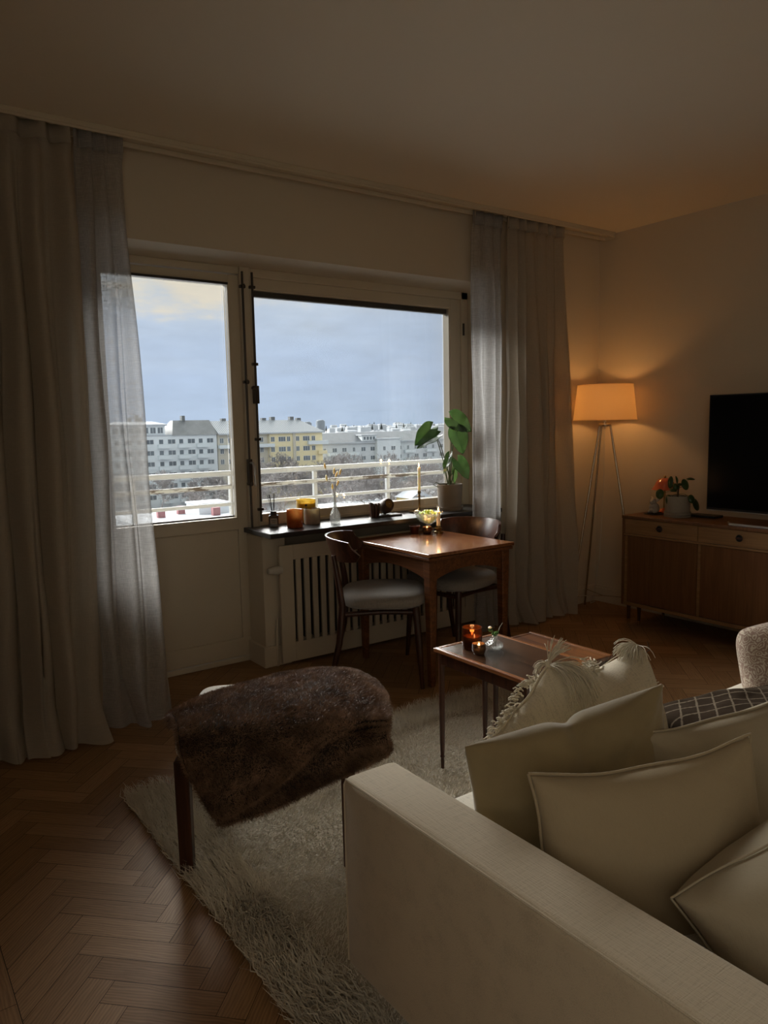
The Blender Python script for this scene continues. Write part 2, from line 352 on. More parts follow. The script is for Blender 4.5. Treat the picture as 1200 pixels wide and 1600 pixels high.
at_ = N('ShaderNodeAttribute'); at_.attribute_name = 'board_tone'
r = N('ShaderNodeValToRGB'); L(at_.outputs['Fac'], r.inputs[0])
r.color_ramp.elements[0].color = (.27, .15, .068, 1); r.color_ramp.elements[1].color = (.38, .225, .112, 1)
e = r.color_ramp.elements.new(.6); e.color = (.32, .185, .088, 1)
a1 = N('ShaderNodeMath'); a1.operation = 'MULTIPLY_ADD'; L(n2_.outputs['Fac'], a1.inputs[0]); a1.inputs[1].default_value = .35; L(n1.outputs['Fac'], a1.inputs[2])
mr_ = N('ShaderNodeMapRange'); L(a1.outputs[0], mr_.inputs[0]); mr_.inputs[1].default_value = .35; mr_.inputs[2].default_value = .95; mr_.inputs[3].default_value = .72; mr_.inputs[4].default_value = 1.15
mu = N('ShaderNodeMix'); mu.data_type = 'RGBA'; mu.blend_type = 'MULTIPLY'; mu.inputs[0].default_value = 1; L(r.outputs[0], mu.inputs[6]); L(mr_.outputs[0], mu.inputs[7]); L(mu.outputs[2], p.inputs['Base Color'])
bb = N('ShaderNodeBump'); bb.inputs['Strength'].default_value = .12; bb.inputs['Distance'].default_value = .001; L(a1.outputs[0], bb.inputs['Height']); L(bb.outputs[0], p.inputs['Normal'])
gap_m = mat('floor_gap', (.012, .007, .004), .9)
def clip(poly, ax, lim, keep_greater):
    out = []
    for i in range(len(poly)):
        a, b = poly[i], poly[(i + 1) % len(poly)]
        ia = (a[ax] >= lim) == keep_greater; ib = (b[ax] >= lim) == keep_greater
        if ia: out.append(a)
        if ia != ib:
            t = (lim - a[ax]) / (b[ax] - a[ax]); out.append(tuple(a[k] + (b[k] - a[k]) * t for k in range(4)))
    return out
BX = .215
verts, faces, uvs, tone = [], [], [], []
def board(q):
    if len(q) < 3: return
    b = len(verts); verts.extend([(x, y, 0) for x, y, _, _ in q]); faces.append(tuple(range(b, b + len(q)))); uvs.extend([(u, v) for _, _, u, v in q]); tone.append(random.random())
w_, L_ = .0728, .2912; gp = .0007; c45 = math.sqrt(.5)
ox, oy = .219, 1.985
for j in range(-26, 27):
    for i in range(-60, 110):
        for kind in (0, 1):
            if kind == 0: rc = (i * w_ + 2 * L_ * j, i * w_, i * w_ + L_ + 2 * L_ * j, (i + 1) * w_)
            else: rc = (i * w_ + L_ + 2 * L_ * j, (i + 1) * w_ - L_, i * w_ + L_ + w_ + 2 * L_ * j, (i + 1) * w_)
            a0, b0, a1_, b1 = rc[0] + gp, rc[1] + gp, rc[2] - gp, rc[3] - gp
            cx_, cy_ = (a0 + a1_) / 2, (b0 + b1) / 2
            X = ox + (cx_ - cy_) * c45; Yy = oy + (cx_ + cy_) * c45
            if not (BX - .2 < X < X1 + .2 and Y0 - .2 < Yy < YD + .3): continue
            so = random.random() * 20
            q = []
            for (x, y) in ((a0, b0), (a1_, b0), (a1_, b1), (a0, b1)):
                u, v = ((x - a0), (y - b0)) if kind == 0 else ((y - b0), (x - a0))
                q.append((ox + (x - y) * c45, oy + (x + y) * c45, u + so, v + so * .37))
            q = clip(q, 0, BX + .001, True)
            if q: q = clip(q, 0, X1 + .01, False)
            if q: q = clip(q, 1, Y0, True)
            if q: q = clip(q, 1, YD + .02, False)
            if q: board(q)
y = Y0
for k in range(12):
    xa, xb = BX - (k + 1) * .0728, BX - k * .0728
    yy = Y0 - random.random()
    while yy < YD:
        ye = yy + random.uniform(.9, 1.6); so = random.random() * 9
        board([(xa + gp, max(yy, Y0) + gp, so, so), (xb - gp, max(yy, Y0) + gp, so, so + .07), (xb - gp, min(ye, YD) - gp, so + 1.2, so + .07), (xa + gp, min(ye, YD) - gp, so + 1.2, so)]) if ye > Y0 else None
        yy = ye
b = len(verts); verts += [(X0, Y0, -.0015), (X1, Y0, -.0015), (X1, YD + .02, -.0015), (X0, YD + .02, -.0015), (X0, Y0, -.2), (X1, Y0, -.2), (X1, YD + .02, -.2), (X0, YD + .02, -.2)]
uvs += [(0, 0)] * 4
nb = len(faces); faces.append((b, b + 1, b + 2, b + 3)); faces += [(b + 4, b + 7, b + 6, b + 5), (b, b + 4, b + 5, b + 1), (b + 1, b + 5, b + 6, b + 2), (b + 2, b + 6, b + 7, b + 3), (b + 3, b + 7, b + 4, b)]
me = bpy.data.meshes.new('floor'); me.from_pydata(verts, [], faces); me.materials.append(fl_m); me.materials.append(gap_m)
ul = me.uv_layers.new(name='UVMap'); k = 0
flat = [c for q in uvs for c in q] + [0.0] * (2 * (len(me.loops) - len(uvs))); ul.data.foreach_set('uv', flat[:2 * len(me.loops)])
ta = me.attributes.new('board_tone', 'FLOAT', 'FACE'); ta.data.foreach_set('value', tone + [0.0] * (len(faces) - len(tone)))
me.polygons.foreach_set('material_index', [0] * nb + [1] * (len(faces) - nb))
fo = bpy.data.objects.new('floor', me); col.objects.link(fo); struct(fo, 'brown oak herringbone parquet floor with straight border boards', 'floor')

struct(B(X0, X1, Y0, YW + .47, H, H + .15).build('ceiling', CEIL), 'plain pale ceiling', 'ceiling')
struct(B(X1, X1 + .15, Y0, YW + .47, -.2, H).build('wall_right', WALL), 'warm beige wall behind the floor lamp and television', 'wall')
struct(B(X0 - .15, X0, Y0, YW + .47, -.2, H).build('wall_left', WALL))
# the wall behind the camera
struct(B(X0 - .15, X1 + .15, Y0 - .15, Y0, -.2, H).build('wall_back', WALL))
RX0, RX1, RZ = .95, 3.52, 2.228
w = MB()
w.box(X0, RX0, YW, YW + .47, -.2, H); w.box(RX1, X1, YW, YW + .47, -.2, H); w.box(RX0, RX1, YW, YW + .47, RZ, H)
w.box(1.88, RX1, YD - .01, YW + .47, -.2, .78)
struct(w.build('wall_window', WALL), 'beige window wall with deep recess around balcony door and window', 'wall')
struct(MB().box(1.817, 1.96, 3.716, YD - .01, 0, .745).box(1.80, 1.97, 3.70, YD - .01, 0, .12).build('trim_1', WALL, bevel=.004), 'narrow wall pier beside the radiator under the sill', 'pier')
bb_ = MB().box(RX1 + .02, X1, YW - .016, YW, 0, .105).box(RX1 + .02, X1, YW - .011, YW, .105, .125)
struct(bb_.build('baseboard_window', PAINT, bevel=.003), 'pale baseboard below the window wall behind the floor lamp', 'baseboard')
bb_ = MB().box(X1 - .016, X1, Y0, YW - .016, 0, .105).box(X1 - .011, X1, Y0, YW - .016, .105, .125)
struct(bb_.build('baseboard_right', PAINT, bevel=.003), 'pale baseboard along the right wall behind the sideboard', 'baseboard')

# curtain rail under the ceiling
rail = thing('curtain_rail', 'long white double curtain track fixed to the ceiling along the window wall', 'curtain rail', (0, 3.47, H))
MB().box(-.58, 4.46, -.045, .045, -.022, 0).box(-.58, 4.46, .03, .045, -.045, -.022).box(-.58, 4.46, -.045, -.03, -.034, -.022).build('track', PAINT, rail, bevel=.003)
MB().box(4.46, 4.475, -.047, .047, -.047, 0).build('end_cap', PAINT, rail, bevel=.003)

# ------------------------------------------------------------------ balcony door
def rect_frame(mb, x0, x1, z0, z1, y0, y1, w, wb=None, wt=None, wl_=None, wr=None):
    wb = wb or w; wt = wt or w; wl_ = wl_ or w; wr = wr or w
    mb.box(x0, x0 + wl_, y0, y1, z0, z1); mb.box(x1 - wr, x1, y0, y1, z0, z1)
    mb.box(x0 + wl_, x1 - wr, y0, y1, z1 - wt, z1); mb.box(x0 + wl_, x1 - wr, y0, y1, z0, z0 + wb); return mb
d1 = struct(thing('door_1', 'white balcony door with tall glass above a plain panel', 'door', (.97, YD, 0)))
MB().box(-.02, .03, -.02, .10, 0, 2.228).box(.86, .915, -.035, .12, 0, 2.228).box(.03, .86, -.02, .10, 2.19, 2.228).box(.03, .86, -.02, .10, 0, .03).build('door_frame', PAINT, d1, bevel=.004)
lf = MB(); rect_frame(lf, .035, .862, .035, 2.185, -.005, .05, .075, wb=.1, wt=.045, wr=.062)
lf.box(.11, .80, .0, .04, .135, .77)                        # lower panel
lf.box(.11, .80, -.012, .045, .77, .832)                    # lock rail
lf.build('door_leaf', PAINT, d1, bevel=.004)
rect_frame(MB(), .108, .803, .83, 2.142, -.012, .045, .012).build('glazing_bead', PAINT, d1, bevel=.002)
MB().box(.118, .795, -.016, -.004, 2.128, 2.140).box(.118, .795, .03, .055, .842, .85).build('rubber_strip', BLIND, d1)
MB().box(.12, .79, .015, .019, .842, 2.13).build('glass_pane', GLASS, d1)
MB().box(.12, .79, .058, .062, .842, 2.13).build('glass_pane', GLASS, d1)
MB().box(.02, .86, -.018, -.006, .035, .14).build('kick_board', PAINT, d1, bevel=.003)
hd = MB().tube([(.868, -.045, .06), (.868, -.045, 2.20)], .0065, 8)
hd.build('espagnolette_rod', METAL, d1, smooth=True)
for z in (.09, .62, 1.03, 1.60, 2.12):
    MB().box(.852, .884, -.052, -.03, z - .008, z + .008).tube([(.868, -.056, z - .012), (.868, -.056, z + .012)], .009, 8).build('rod_guide', METAL, d1, bevel=.002)
hn = MB().box(.852, .878, -.062, -.035, 1.03, 1.17).build('handle_plate', METAL, d1, bevel=.003)
MB().tube([(.866, -.06, 1.15), (.868, -.09, 1.15), (.872, -.10, 1.12), (.874, -.10, 1.02)], [.007, .007, .009, .007], 10).build('grip', SILVER, hn, smooth=True)
for z in (.35, 1.9):
    MB().tube([(.0, -.03, z - .05), (.0, -.03, z + .05)], .008, 10).build('hinge', METAL, d1, smooth=True)

# ------------------------------------------------------------------ window
w1 = struct(thing('window_1', 'wide white wooden window beside the balcony door', 'window', (1.885, YD, .78)))
MB().box(0, .012, -.035, .12, -.0, 1.448).box(1.575, 1.632, -.02, .12, 0, 1.448).box(.0, 1.632, -.02, .12, 1.40, 1.448).box(0, 1.575, -.02, .12, -.0, .02).build('window_frame', PAINT, w1, bevel=.004)
sa = MB(); rect_frame(sa, .0, 1.575, .012, 1.40, -.008, .05, .034, wb=.055, wt=.06, wl_=.018, wr=.09)
sa.build('sash', PAINT, w1, bevel=.004)
rect_frame(MB(), .012, 1.49, .052, 1.345, -.002, .06, .012).build('glazing_bead', PAINT, w1, bevel=.002)
MB().box(.02, 1.485, .015, .019, .06, 1.34).build('glass_pane', GLASS, w1)
MB().box(.02, 1.485, .062, .066, .06, 1.34).build('glass_pane', GLASS, w1)
MB().box(.02, 1.48, .022, .056, 1.302, 1.342).build('folded_blind', BLIND, w1, bevel=.003)
MB().box(.01, 1.492, -.006, .0, 1.345, 1.35).build('silver_strip', SILVER, w1)
MB().tube([(.012, -.045, .03), (.012, -.045, 1.42)], .0065, 8).build('espagnolette_rod', METAL, w1, smooth=True)
for z in (.10, .50, .92, 1.34):
    MB().box(-.006, .028, -.052, -.03, z - .008, z + .008).build('rod_guide', METAL, w1, bevel=.002)
hn = MB().box(-.008, .022, -.064, -.035, .70, .80).build('handle_plate', METAL, w1, bevel=.003)
MB().tube([(.008, -.06, .78), (-.012, -.095, .785), (-.04, -.10, .785)], .008, 10).build('grip', METAL, hn, smooth=True)
for z in (.25, 1.2):
    MB().tube([(1.585, -.03, z - .04), (1.585, -.03, z + .04)], .007, 10).build('hinge', METAL, w1, smooth=True)
MB().prism([(1.79 - 1.885, 3.556 - YD), (RX1 - .001 - 1.885, 3.572 - YD), (RX1 - .001 - 1.885, -.01), (1.80 - 1.885, -.01)], -.027, .0).build('window_sill', SILL, w1, bevel=.003)

# radiator in the niche under the sill, with slatted cover in front
rd = thing('radiator', 'ribbed radiator, coloured dark for shade, behind the slatted cover', 'radiator', (2.0, 3.80, 0))
rb = MB()
for k in range(20): rb.box(.02 + k * .062, .065 + k * .062, -.06, .06, .12, .64)
rb.box(.0, 1.3, -.02, .02, .15, .20).box(.0, 1.3, -.02, .02, .56, .61); rb.build('ribs', mat('niche_shade_paint', (.085, .07, .055), .6), rd, bevel=.006)  # ribs coloured dark to stand in for the shade in the niche
for x in (.06, 1.22): MB().box(x, x + .03, -.05, .05, 0, .125).build('foot', PAINT, rd)
MB().tube([(-.12, -.10, 0), (-.12, -.10, .20), (-.11, -.09, .26), (-.06, -.02, .30), (.03, 0, .30)], .008, 10).build('pipe', PAINT, rd, smooth=True)
MB().tube([(.02, -.0, .56), (-.02, -.05, .56), (-.10, -.13, .556)], .009, 10).build('valve_stem', METAL, rd, smooth=True)
vk = MB(); vk.lathe([(.012, 0), (.021, .004), (.024, .014), (.024, .05), (.02, .06), (.016, .075), (.016, .085), (.012, .088)], 20)
vk.xf(Matrix.Translation((-.088, -.13, .556)) @ Matrix.Rotation(-PI / 2, 4, 'Y')); vk.build('thermostat_knob', PLASTIC, rd, smooth=True)
rc_ = thing('radiator_cover', 'white slatted wooden radiator cover under the dark windowsill', 'radiator cover', (1.896, 3.665, .018))
g = MB(); gw, gh = 1.46, .672
g.box(0, .085, 0, .018, 0, gh); g.box(gw - .085, gw, 0, .018, 0, gh); g.box(.085, gw - .085, 0, .018, gh - .085, gh); g.box(.085, gw - .085, 0, .018, 0, .11)
g.build('frame', PAINT, rc_, bevel=.002)
ns = 24; pitch = (gw - .17) / ns
for k in range(ns):
    xx = .085 + (k + .32) * pitch
    MB().box(xx, xx + pitch * .60, .002, .016, .10, gh - .075).build('slat', PAINT, rc_, bevel=.002)

# ------------------------------------------------------------------ curtains
def curtain(name, label, x0t, x1t, x0b, x1b, yc, n, m, seed, amp=.035, zt=H - .024, floor_fl=.03, mids=None, yb=None, group='floor-length linen curtains'):
    g_ = random.Random(seed); NU, NV = 46 * n // 2, 70
    ph = [g_.uniform(-.5, .5) for _ in range(n + 1)]; am = [g_.uniform(.55, 1.3) for _ in range(n + 1)]
    P = []
    for j in range(NV + 1):
        t = j / NV; z = zt * (1 - t) + .012 * t           # t=0 top
        tt = t ** 1.15; row = []
        xa = x0t + (x0b - x0t) * tt; xb = x1t + (x1b - x1t) * tt
        spread = min(1, .35 + t * 1.3)
        for i in range(NU + 1):
            u = i / NU; q = u * n
            k = min(int(q), n - 1); fr = q - k
            w_a = am[k] * (1 - fr) + am[k + 1] * fr; p_a = ph[k] * (1 - fr) + ph[k + 1] * fr
            a = 2 * PI * q + p_a * (1.2 + 2.0 * t) + .5 * math.sin(t * 4 + k * 1.7 + seed)
            # lower down fewer, broader folds take over
            brd = math.sin(PI * q * .62 + seed + 1.2 * t) * .8 * t
            dep = (math.sin(a) * w_a * (1 - .45 * t) + .25 * math.sin(2 * a + 1)) * amp * spread + brd * amp * 1.2
            if t < .035: dep = abs(math.sin(PI * q)) ** 3 * amp * .75 - amp * .3   # stiff pleated heading
            x = xa + (xb - xa) * u + math.cos(a) * amp * .35 * spread
            y = yc + dep + ((yb - yc) * tt if yb else 0)
            zz = z
            if t > .93:                                  # cloth pooling on the floor
                s = (t - .93) / .07
                y -= s * s * floor_fl * (1.0 + .9 * math.sin(q * 2.1 + seed)); x += s * .018 * math.sin(q * 3.3 + seed * 2); zz = z + s * (1 - s) * .05 * (1 + math.sin(q * 2.6 + seed))
            x += .006 * math.sin(z * 5 + q * 2); y += .005 * math.sin(z * 11 + q * 3) * t
            row.append((x, y, zz))
        P.append(row)
    hj = max(2, int(NV * .035))
    o = thing(name, label, 'curtain', (0, 0, 0), 0, group)
    mbx = MB(); mbx.grid([[P[j][i] for i in range(NU + 1)] for j in range(hj, NV + 1)]); mbx.build('cloth', m, o, smooth='all')
    hd_ = MB(); hd_.grid([[(P[j][i][0], P[j][i][1] - .002, P[j][i][2]) for i in range(NU + 1)] for j in range(0, hj + 1)]); hd_.build('heading', m, o, smooth='all', solid=.003)
    return o
curtain('linen_curtain', 'wide pale linen curtain at far left edge, pooling on the parquet', -.05, .865, -.10, .80, 3.45, 8, LINEN, 3, .062, yb=3.33, floor_fl=.075)
curtain('linen_curtain', 'narrow linen curtain overlapping the balcony door glass on the left', .875, 1.085, .83, 1.13, 3.455, 3, LINEN2, 5, .042, yb=3.39, floor_fl=.06)
curtain('linen_curtain', 'thin pale curtain covering right edge of window beside the monstera, lit from behind', 3.18, 3.43, 3.18, 3.45, 3.49, 3, LINEN2, 8, .032, yb=3.50, floor_fl=.02)
curtain('linen_curtain', 'linen curtain hanging between the window and the floor lamp', 3.43, 3.955, 3.44, 4.045, 3.455, 6, LINEN, 11, .052, yb=3.45, floor_fl=.04)

# ------------------------------------------------------------------ rug
rug = thing('shaggy_rug', 'cream long-pile rug under the footstool, coffee tables and sofa', 'rug', (0, 0, 0))
RGX0, RGX1, RGY0, RGY1 = .715, 2.66, .25, 2.67
nu, nv = 120, 150
P = []
for i in range(nu + 1):
    row = []
    for j in range(nv + 1):
        x = RGX0 + (RGX1 - RGX0) * i / nu; y = RGY0 + (RGY1 - RGY0) * j / nv
        e_ = min(x - RGX0, RGX1 - x, y - RGY0, RGY1 - y)
        z = .004 + .010 * min(1, e_ / .02) + .004 * float(fbm2(np.array(x), np.array(y), 14, 3)) * min(1, e_ / .03)
        row.append((x, y, z))
    P.append(row)
rbm = MB().grid(P); rbm.build('backing', RUG, rug, smooth='all')
def pile(n, edge, seed):
    g_ = np.random.default_rng(seed)
    x = g_.uniform(RGX0, RGX1, n); y = g_.uniform(RGY0, RGY1, n)
    vis = (x - .3 * 0 < 9) & ~((x > 1.0) & (y < 1.30))
    x, y = x[vis], y[vis]
    e_ = np.minimum.reduce([x - RGX0, RGX1 - x, y - RGY0, RGY1 - y])
    if edge:
        k = e_ < .17; x, y, e_ = x[k], y[k], e_[k]; ln = g_.uniform(.03, .062, len(x)); w = .0032
    else:
        ln = g_.uniform(.010, .022, len(x)); w = .0026
    a = fbm2(x, y, 6, 9) * 3.2 + g_.normal(0, .6, len(x)); tilt = .55 + .25 * fbm2(x, y, 11, 4)
    if edge:
        ox_ = np.where(x - RGX0 < .17, -1, 0) + np.where(RGX1 - x < .17, 1, 0); oy_ = np.where(RGY1 - y < .17, 1, 0) - np.where(y - RGY0 < .17, 1, 0)
        dx = np.cos(a) * .7 + ox_ * .9; dy = np.sin(a) * .7 + oy_ * .9
    else: dx, dy = np.cos(a), np.sin(a)
    D = np.stack([dx * tilt, dy * tilt, np.full(len(x), .62)], 1); D /= np.linalg.norm(D, axis=1)[:, None]; D *= ln[:, None]
    return np.stack([x, y, np.full(len(x), .010)], 1), D, np.full(len(x), w)
Pa, Da, Wa = pile(150000, False, 1); Pb, Db, Wb = pile(110000, True, 2)
pl = blades('pile', np.concatenate([Pa, Pb]), np.concatenate([Da, Db]), np.concatenate([Wa, Wb]), PILE, rug, seed=3); pl['kind'] = 'stuff'

# ------------------------------------------------------------------ footstool and fur throw
FL = Vector((.70, 2.08, 0)); ax = Vector((.84, -.545, 0)); bx = Vector((.545, .84, 0))
fs = thing('footstool', 'low dark wooden footstool with white cushion, half covered by brown throw', 'footstool', FL, math.atan2(-.545, .84))
for (x, y) in ((.022, .024), (.515, .024), (.022, .446), (.505, .446)):
    MB().taper(x, y, .014, .040, .040, x, y, .372, .044, .044).build('leg', ROSE, fs, bevel=.004)
MB().box(.044, .483, .010, .034, .30, .365).box(.044, .483, .436, .46, .30, .365).box(.01, .034, .046, .424, .30, .365).box(.493, .517, .046, .424, .30, .365).build('rail', ROSE, fs, bevel=.003)
cu = MB()
NUx = 24; rings = []
def cushion_box(x0, x1, y0, y1, z0, z1, bulge=.012, r=.03):
    P2 = []
    for zi in range(9):
        t = zi / 8; z = z0 + (z1 - z0) * t; inset = r * (1 - math.sqrt(max(0, 1 - (abs(2 * t - 1)) ** 4))) 
        ring = []
        for k in range(48):
            a = 2 * PI * k / 48; c, s = math.cos(a), math.sin(a); pw = .22
            X = math.copysign(abs(c) ** pw, c); Yv = math.copysign(abs(s) ** pw, s)
            ring.append(((x0 + x1) / 2 + X * ((x1 - x0) / 2 - inset), (y0 + y1) / 2 + Yv * ((y1 - y0) / 2 - inset), z))
        P2.append(ring)
    cxm, cym = (x0 + x1) / 2, (y0 + y1) / 2
    top = P2[-1]
    for s_, dz in ((.85, .006), (.5, .010), (.1, .012)): P2.append([(cxm + (x - cxm) * s_, cym + (y - cym) * s_, z1 + dz * bulge / .012) for x, y, z in top])
    return P2
cu.loft(cushion_box(-.005, .53, -.005, .50, .366, .438)); cu.build('cushion', CREAMC, fs, smooth=True)

ctrl = [
 [(.763, 2.263, .40), (.900, 2.255, .447), (1.145, 2.262, .452), (1.35, 2.215, .447), (1.41, 2.125, .425)],
 [(.758, 2.218, .43), (.895, 2.20, .457), (1.13, 2.185, .465), (1.33, 2.13, .468), (1.385, 2.03, .440)],
 [(.735, 2.122, .442), (.902, 2.090, .458), (1.088, 2.039, .468), (1.268, 1.986, .475), (1.322, 1.883, .45)],
 [(.718, 2.050, .420), (.885, 1.965, .430), (1.030, 1.885, .445), (1.150, 1.820, .462), (1.250, 1.755, .458)],
 [(.739, 2.020, .350), (.876, 1.930, .360), (1.002, 1.848, .396), (1.113, 1.776, .43), (1.214, 1.711, .445)],
 [(.768, 1.990, .270), (.895, 1.905, .295), (1.012, 1.828, .345), (1.124, 1.756, .395), (1.212, 1.700, .420)],
 [(.792, 1.961, .200), (.910, 1.884, .240), (1.021, 1.812, .300), (1.132, 1.741, .357), (1.206, 1.690, .400)]]
def cr_(p0, p1, p2, p3, t):
    return tuple(.5 * (2 * b + (c - a) * t + (2 * a - 5 * b + 4 * c - d) * t * t + (3 * b - a - 3 * c + d) * t ** 3) for a, b, c, d in zip(p0, p1, p2, p3))
def crs(row, m):
    out = []
    for i in range(len(row) - 1):
        p0 = row[max(i - 1, 0)]; p3 = row[min(i + 2, len(row) - 1)]
        for k in range(m): out.append(cr_(p0, row[i], row[i + 1], p3, k / m))
    out.append(row[-1]); return out
def patch(c, mu_, mv_):
    rows = [crs(r_, mu_) for r_ in c]; colsn = len(rows[0])
    return [list(x) for x in zip(*[crs([rows[i][j] for i in range(len(rows))], mv_) for j in range(colsn)])]
def throw_layer(off, shrink=0, seed=0):
    G = patch(ctrl, 14, 9); A = np.array(G)
    du = np.gradient(A, axis=1); dv = np.gradient(A, axis=0); nn = np.cross(du, dv); nn /= np.linalg.norm(nn, axis=2)[:, :, None] + 1e-9
    if nn[5, 20, 2] < 0: nn = -nn
    v = np.linspace(0, 1, A.shape[0])[:, None]; u = np.linspace(0, 1, A.shape[1])[None, :]
    wr = .006 * fbm2(u * 8, v * 8, 1.2, seed) + .012 * np.exp(-((v - .62 - .25 * (u - .5)) / .06) ** 2) * (u > .45) * np.clip((u - .45) * 4, 0, 1)
    return A + nn * (off + wr)[:, :, None], nn
A1, n1v = throw_layer(.006, seed=2)
A2, n2v = throw_layer(.030, seed=5)
def rehem(A, um):
    nr, nc = A.shape[:2]; out = np.zeros_like(A)
    for j in range(nc):
        u_ = j / (nc - 1); vm = np.interp(u_, [0, .10, .25, .45, .65, .85, 1.0], um)
        q_ = np.linspace(0, (nr - 1) * vm, nr); i0 = np.clip(q_.astype(int), 0, nr - 2); f_ = (q_ - i0)[:, None]
        out[:, j] = A[i0, j] * (1 - f_) + A[i0 + 1, j] * f_
    return out
hem = [.90, .93, .86, .76, .64, .57, .60]
A2 = rehem(A2, hem); n2v = rehem(n2v, hem)
# upper fold stops short on a diagonal, showing the lower layer at the hanging corner
k2 = A2.shape[0]
for i in range(k2):
    pass
ft = thing('fur_throw', 'dark brown fluffy throw folded over the white footstool cushion', 'throw', (0, 0, 0))
m1_ = MB(); m1_.grid([[tuple(q) for q in r_] for r_ in A1]); m1_.build('lower_fold', FURB, ft, smooth='all', solid=.012)
m2_ = MB(); m2_.grid([[tuple(q) for q in r_] for r_ in A2]); m2_.build('upper_fold', FURB, ft, smooth='all', solid=.016)
def fur_on(A, nn, n, off, ln, seed, lo=0):
    g_ = np.random.default_rng(seed); a = g_.uniform(lo, A.shape[0] - 1.001, n); b_ = g_.uniform(0, A.shape[1] - 1.001, n)
    i, j = a.astype(int), b_.astype(int); fa, fb = (a - i)[:, None], (b_ - j)[:, None]
    lerp = lambda T: (T[i, j] * (1 - fa) * (1 - fb) + T[i + 1, j] * fa * (1 - fb) + T[i, j + 1] * (1 - fa) * fb + T[i + 1, j + 1] * fa * fb)
    Pp = lerp(A); Nn = lerp(nn)
    tp = fbm2(Pp[:, 0] * 20, Pp[:, 1] * 20 + Pp[:, 2] * 20, 1, seed) * 2.5
    T = np.stack([np.cos(tp), np.sin(tp), -.5 * np.ones(n)], 1) * .75 + g_.normal(0, .3, (n, 3))
    D = Nn * .75 + T; D /= np.linalg.norm(D, axis=1)[:, None]; D *= g_.uniform(.5, 1, n)[:, None] * ln
    return Pp + Nn * off, D
q1 = fur_on(A1, n1v, 26000, .005, .015, 21, lo=A1.shape[0] * .6); q2 = fur_on(A2, n2v, 90000, .008, .014, 22)
def edge_fur(A, nn, ln, per, seed):
    g_ = np.random.default_rng(seed); Pl, Dl = [], []
    for arr, inner in ((A[-1], A[-2]), (A[:, 0], A[:, 1]), (A[:, -1], A[:, -2]), (A[0], A[1])):
        for k in range(len(arr) - 1):
            for _ in range(per):
                t = g_.random(); p_ = arr[k] * (1 - t) + arr[k + 1] * t; o_ = arr[k] - inner[k]; o_ = o_ / (np.linalg.norm(o_) + 1e-9)
                Pl.append(p_ + g_.normal(0, .003, 3)); d_ = o_ + g_.normal(0, .45, 3); Dl.append(d_ / np.linalg.norm(d_) * ln * g_.uniform(.5, 1))
    return np.array(Pl), np.array(Dl)
q3 = edge_fur(A1, n1v, .016, 40, 31); q4 = edge_fur(A2, n2v, .016, 40, 32)
PP = np.concatenate([q1[0], q2[0], q3[0], q4[0]]); DD = np.concatenate([q1[1], q2[1], q3[1], q4[1]])
fr_ = blades('fur', PP, DD, np.full(len(PP), .0011), FUR, ft, seed=8); fr_['kind'] = 'stuff'

# ------------------------------------------------------------------ sofa
sf = thing('sofa', 'long cream fabric sofa with low wide arm nearest the camera', 'sofa', (0, 0, 0))
AX0, AX1, AT, AB, AY1, SY0 = .823, .965, .582, .135, 1.335, -.02
def rounded_slab(x0, x1, y0, y1, z0, z1, r=.018, n=6, crown=0.0):
    mb = MB(); pts = []
    for (cx_, cz_, a0) in ((x1 - r, z1 - r, 0), (x0 + r, z1 - r, PI / 2), (x0 + r, z0 + r, PI), (x1 - r, z0 + r, 3 * PI / 2)):
        for k in range(n + 1):
            a = a0 + PI / 2 * k / n; pts.append((cx_ + r * math.cos(a), cz_ + r * math.sin(a)))
    rings = []
    ys = [(y0, r), (y0 + r * .3, r * .3), (y0 + r, 0)] + [(y0 + (y1 - y0) * t, 0) for t in (.2, .4, .6, .8)] + [(y1 - r, 0), (y1 - r * .3, r * .3), (y1, r)]
    cxm, czm = (x0 + x1) / 2, (z0 + z1) / 2
    for y_, ins in ys:
        rings.append([(cxm + (px - cxm) * (1 - 2 * ins / (x1 - x0)), y_, czm + (pz - czm) * (1 - 2 * ins / (z1 - z0)) + (crown if pz > czm else 0)) for px, pz in pts])
    mb.loft(rings); return mb
rounded_slab(AX0, AX1, SY0, AY1, AB, AT, .016).build('armrest', SOFA, sf, smooth=True)
# seams of the arm
sm = MB(); sm.tube([(AX0 + .004, SY0 + .02, AT - .004), (AX0 + .004, AY1 - .012, AT - .004), (AX0 + .004, AY1 - .004, AT - .02), (AX0 + .004, AY1 - .004, AB + .01)], .0028, 6)
sm.build('piping', SOFA, sf, smooth=True)
rounded_slab(AX1, 2.75, SY0, 1.33, .135, .27, .02).build('seat_base', SOFA, sf, smooth=True)
for (xa, xb) in ((AX1 + .003, 1.855), (1.86, 2.748)):
    rounded_slab(xa, xb, .15, 1.395, .272, .40, .035).build('seat_cushion', SOFAS, sf, smooth=True)
rounded_slab(AX1, 2.75, SY0, .16, .272, .80, .04).build('backrest', SOFA, sf, smooth=True)
rounded_slab(2.752, 2.90, SY0, AY1, AB, AT, .016).build('armrest', SOFA, sf, smooth=True)
for (x, y) in ((.95, 1.02), (.95, .10), (2.80, 1.02), (2.80, .10)):
    MB().taper(x, y, .018, .03, .03, x, y, .137, .045, .045).build('leg', ROSE, sf, bevel=.003)

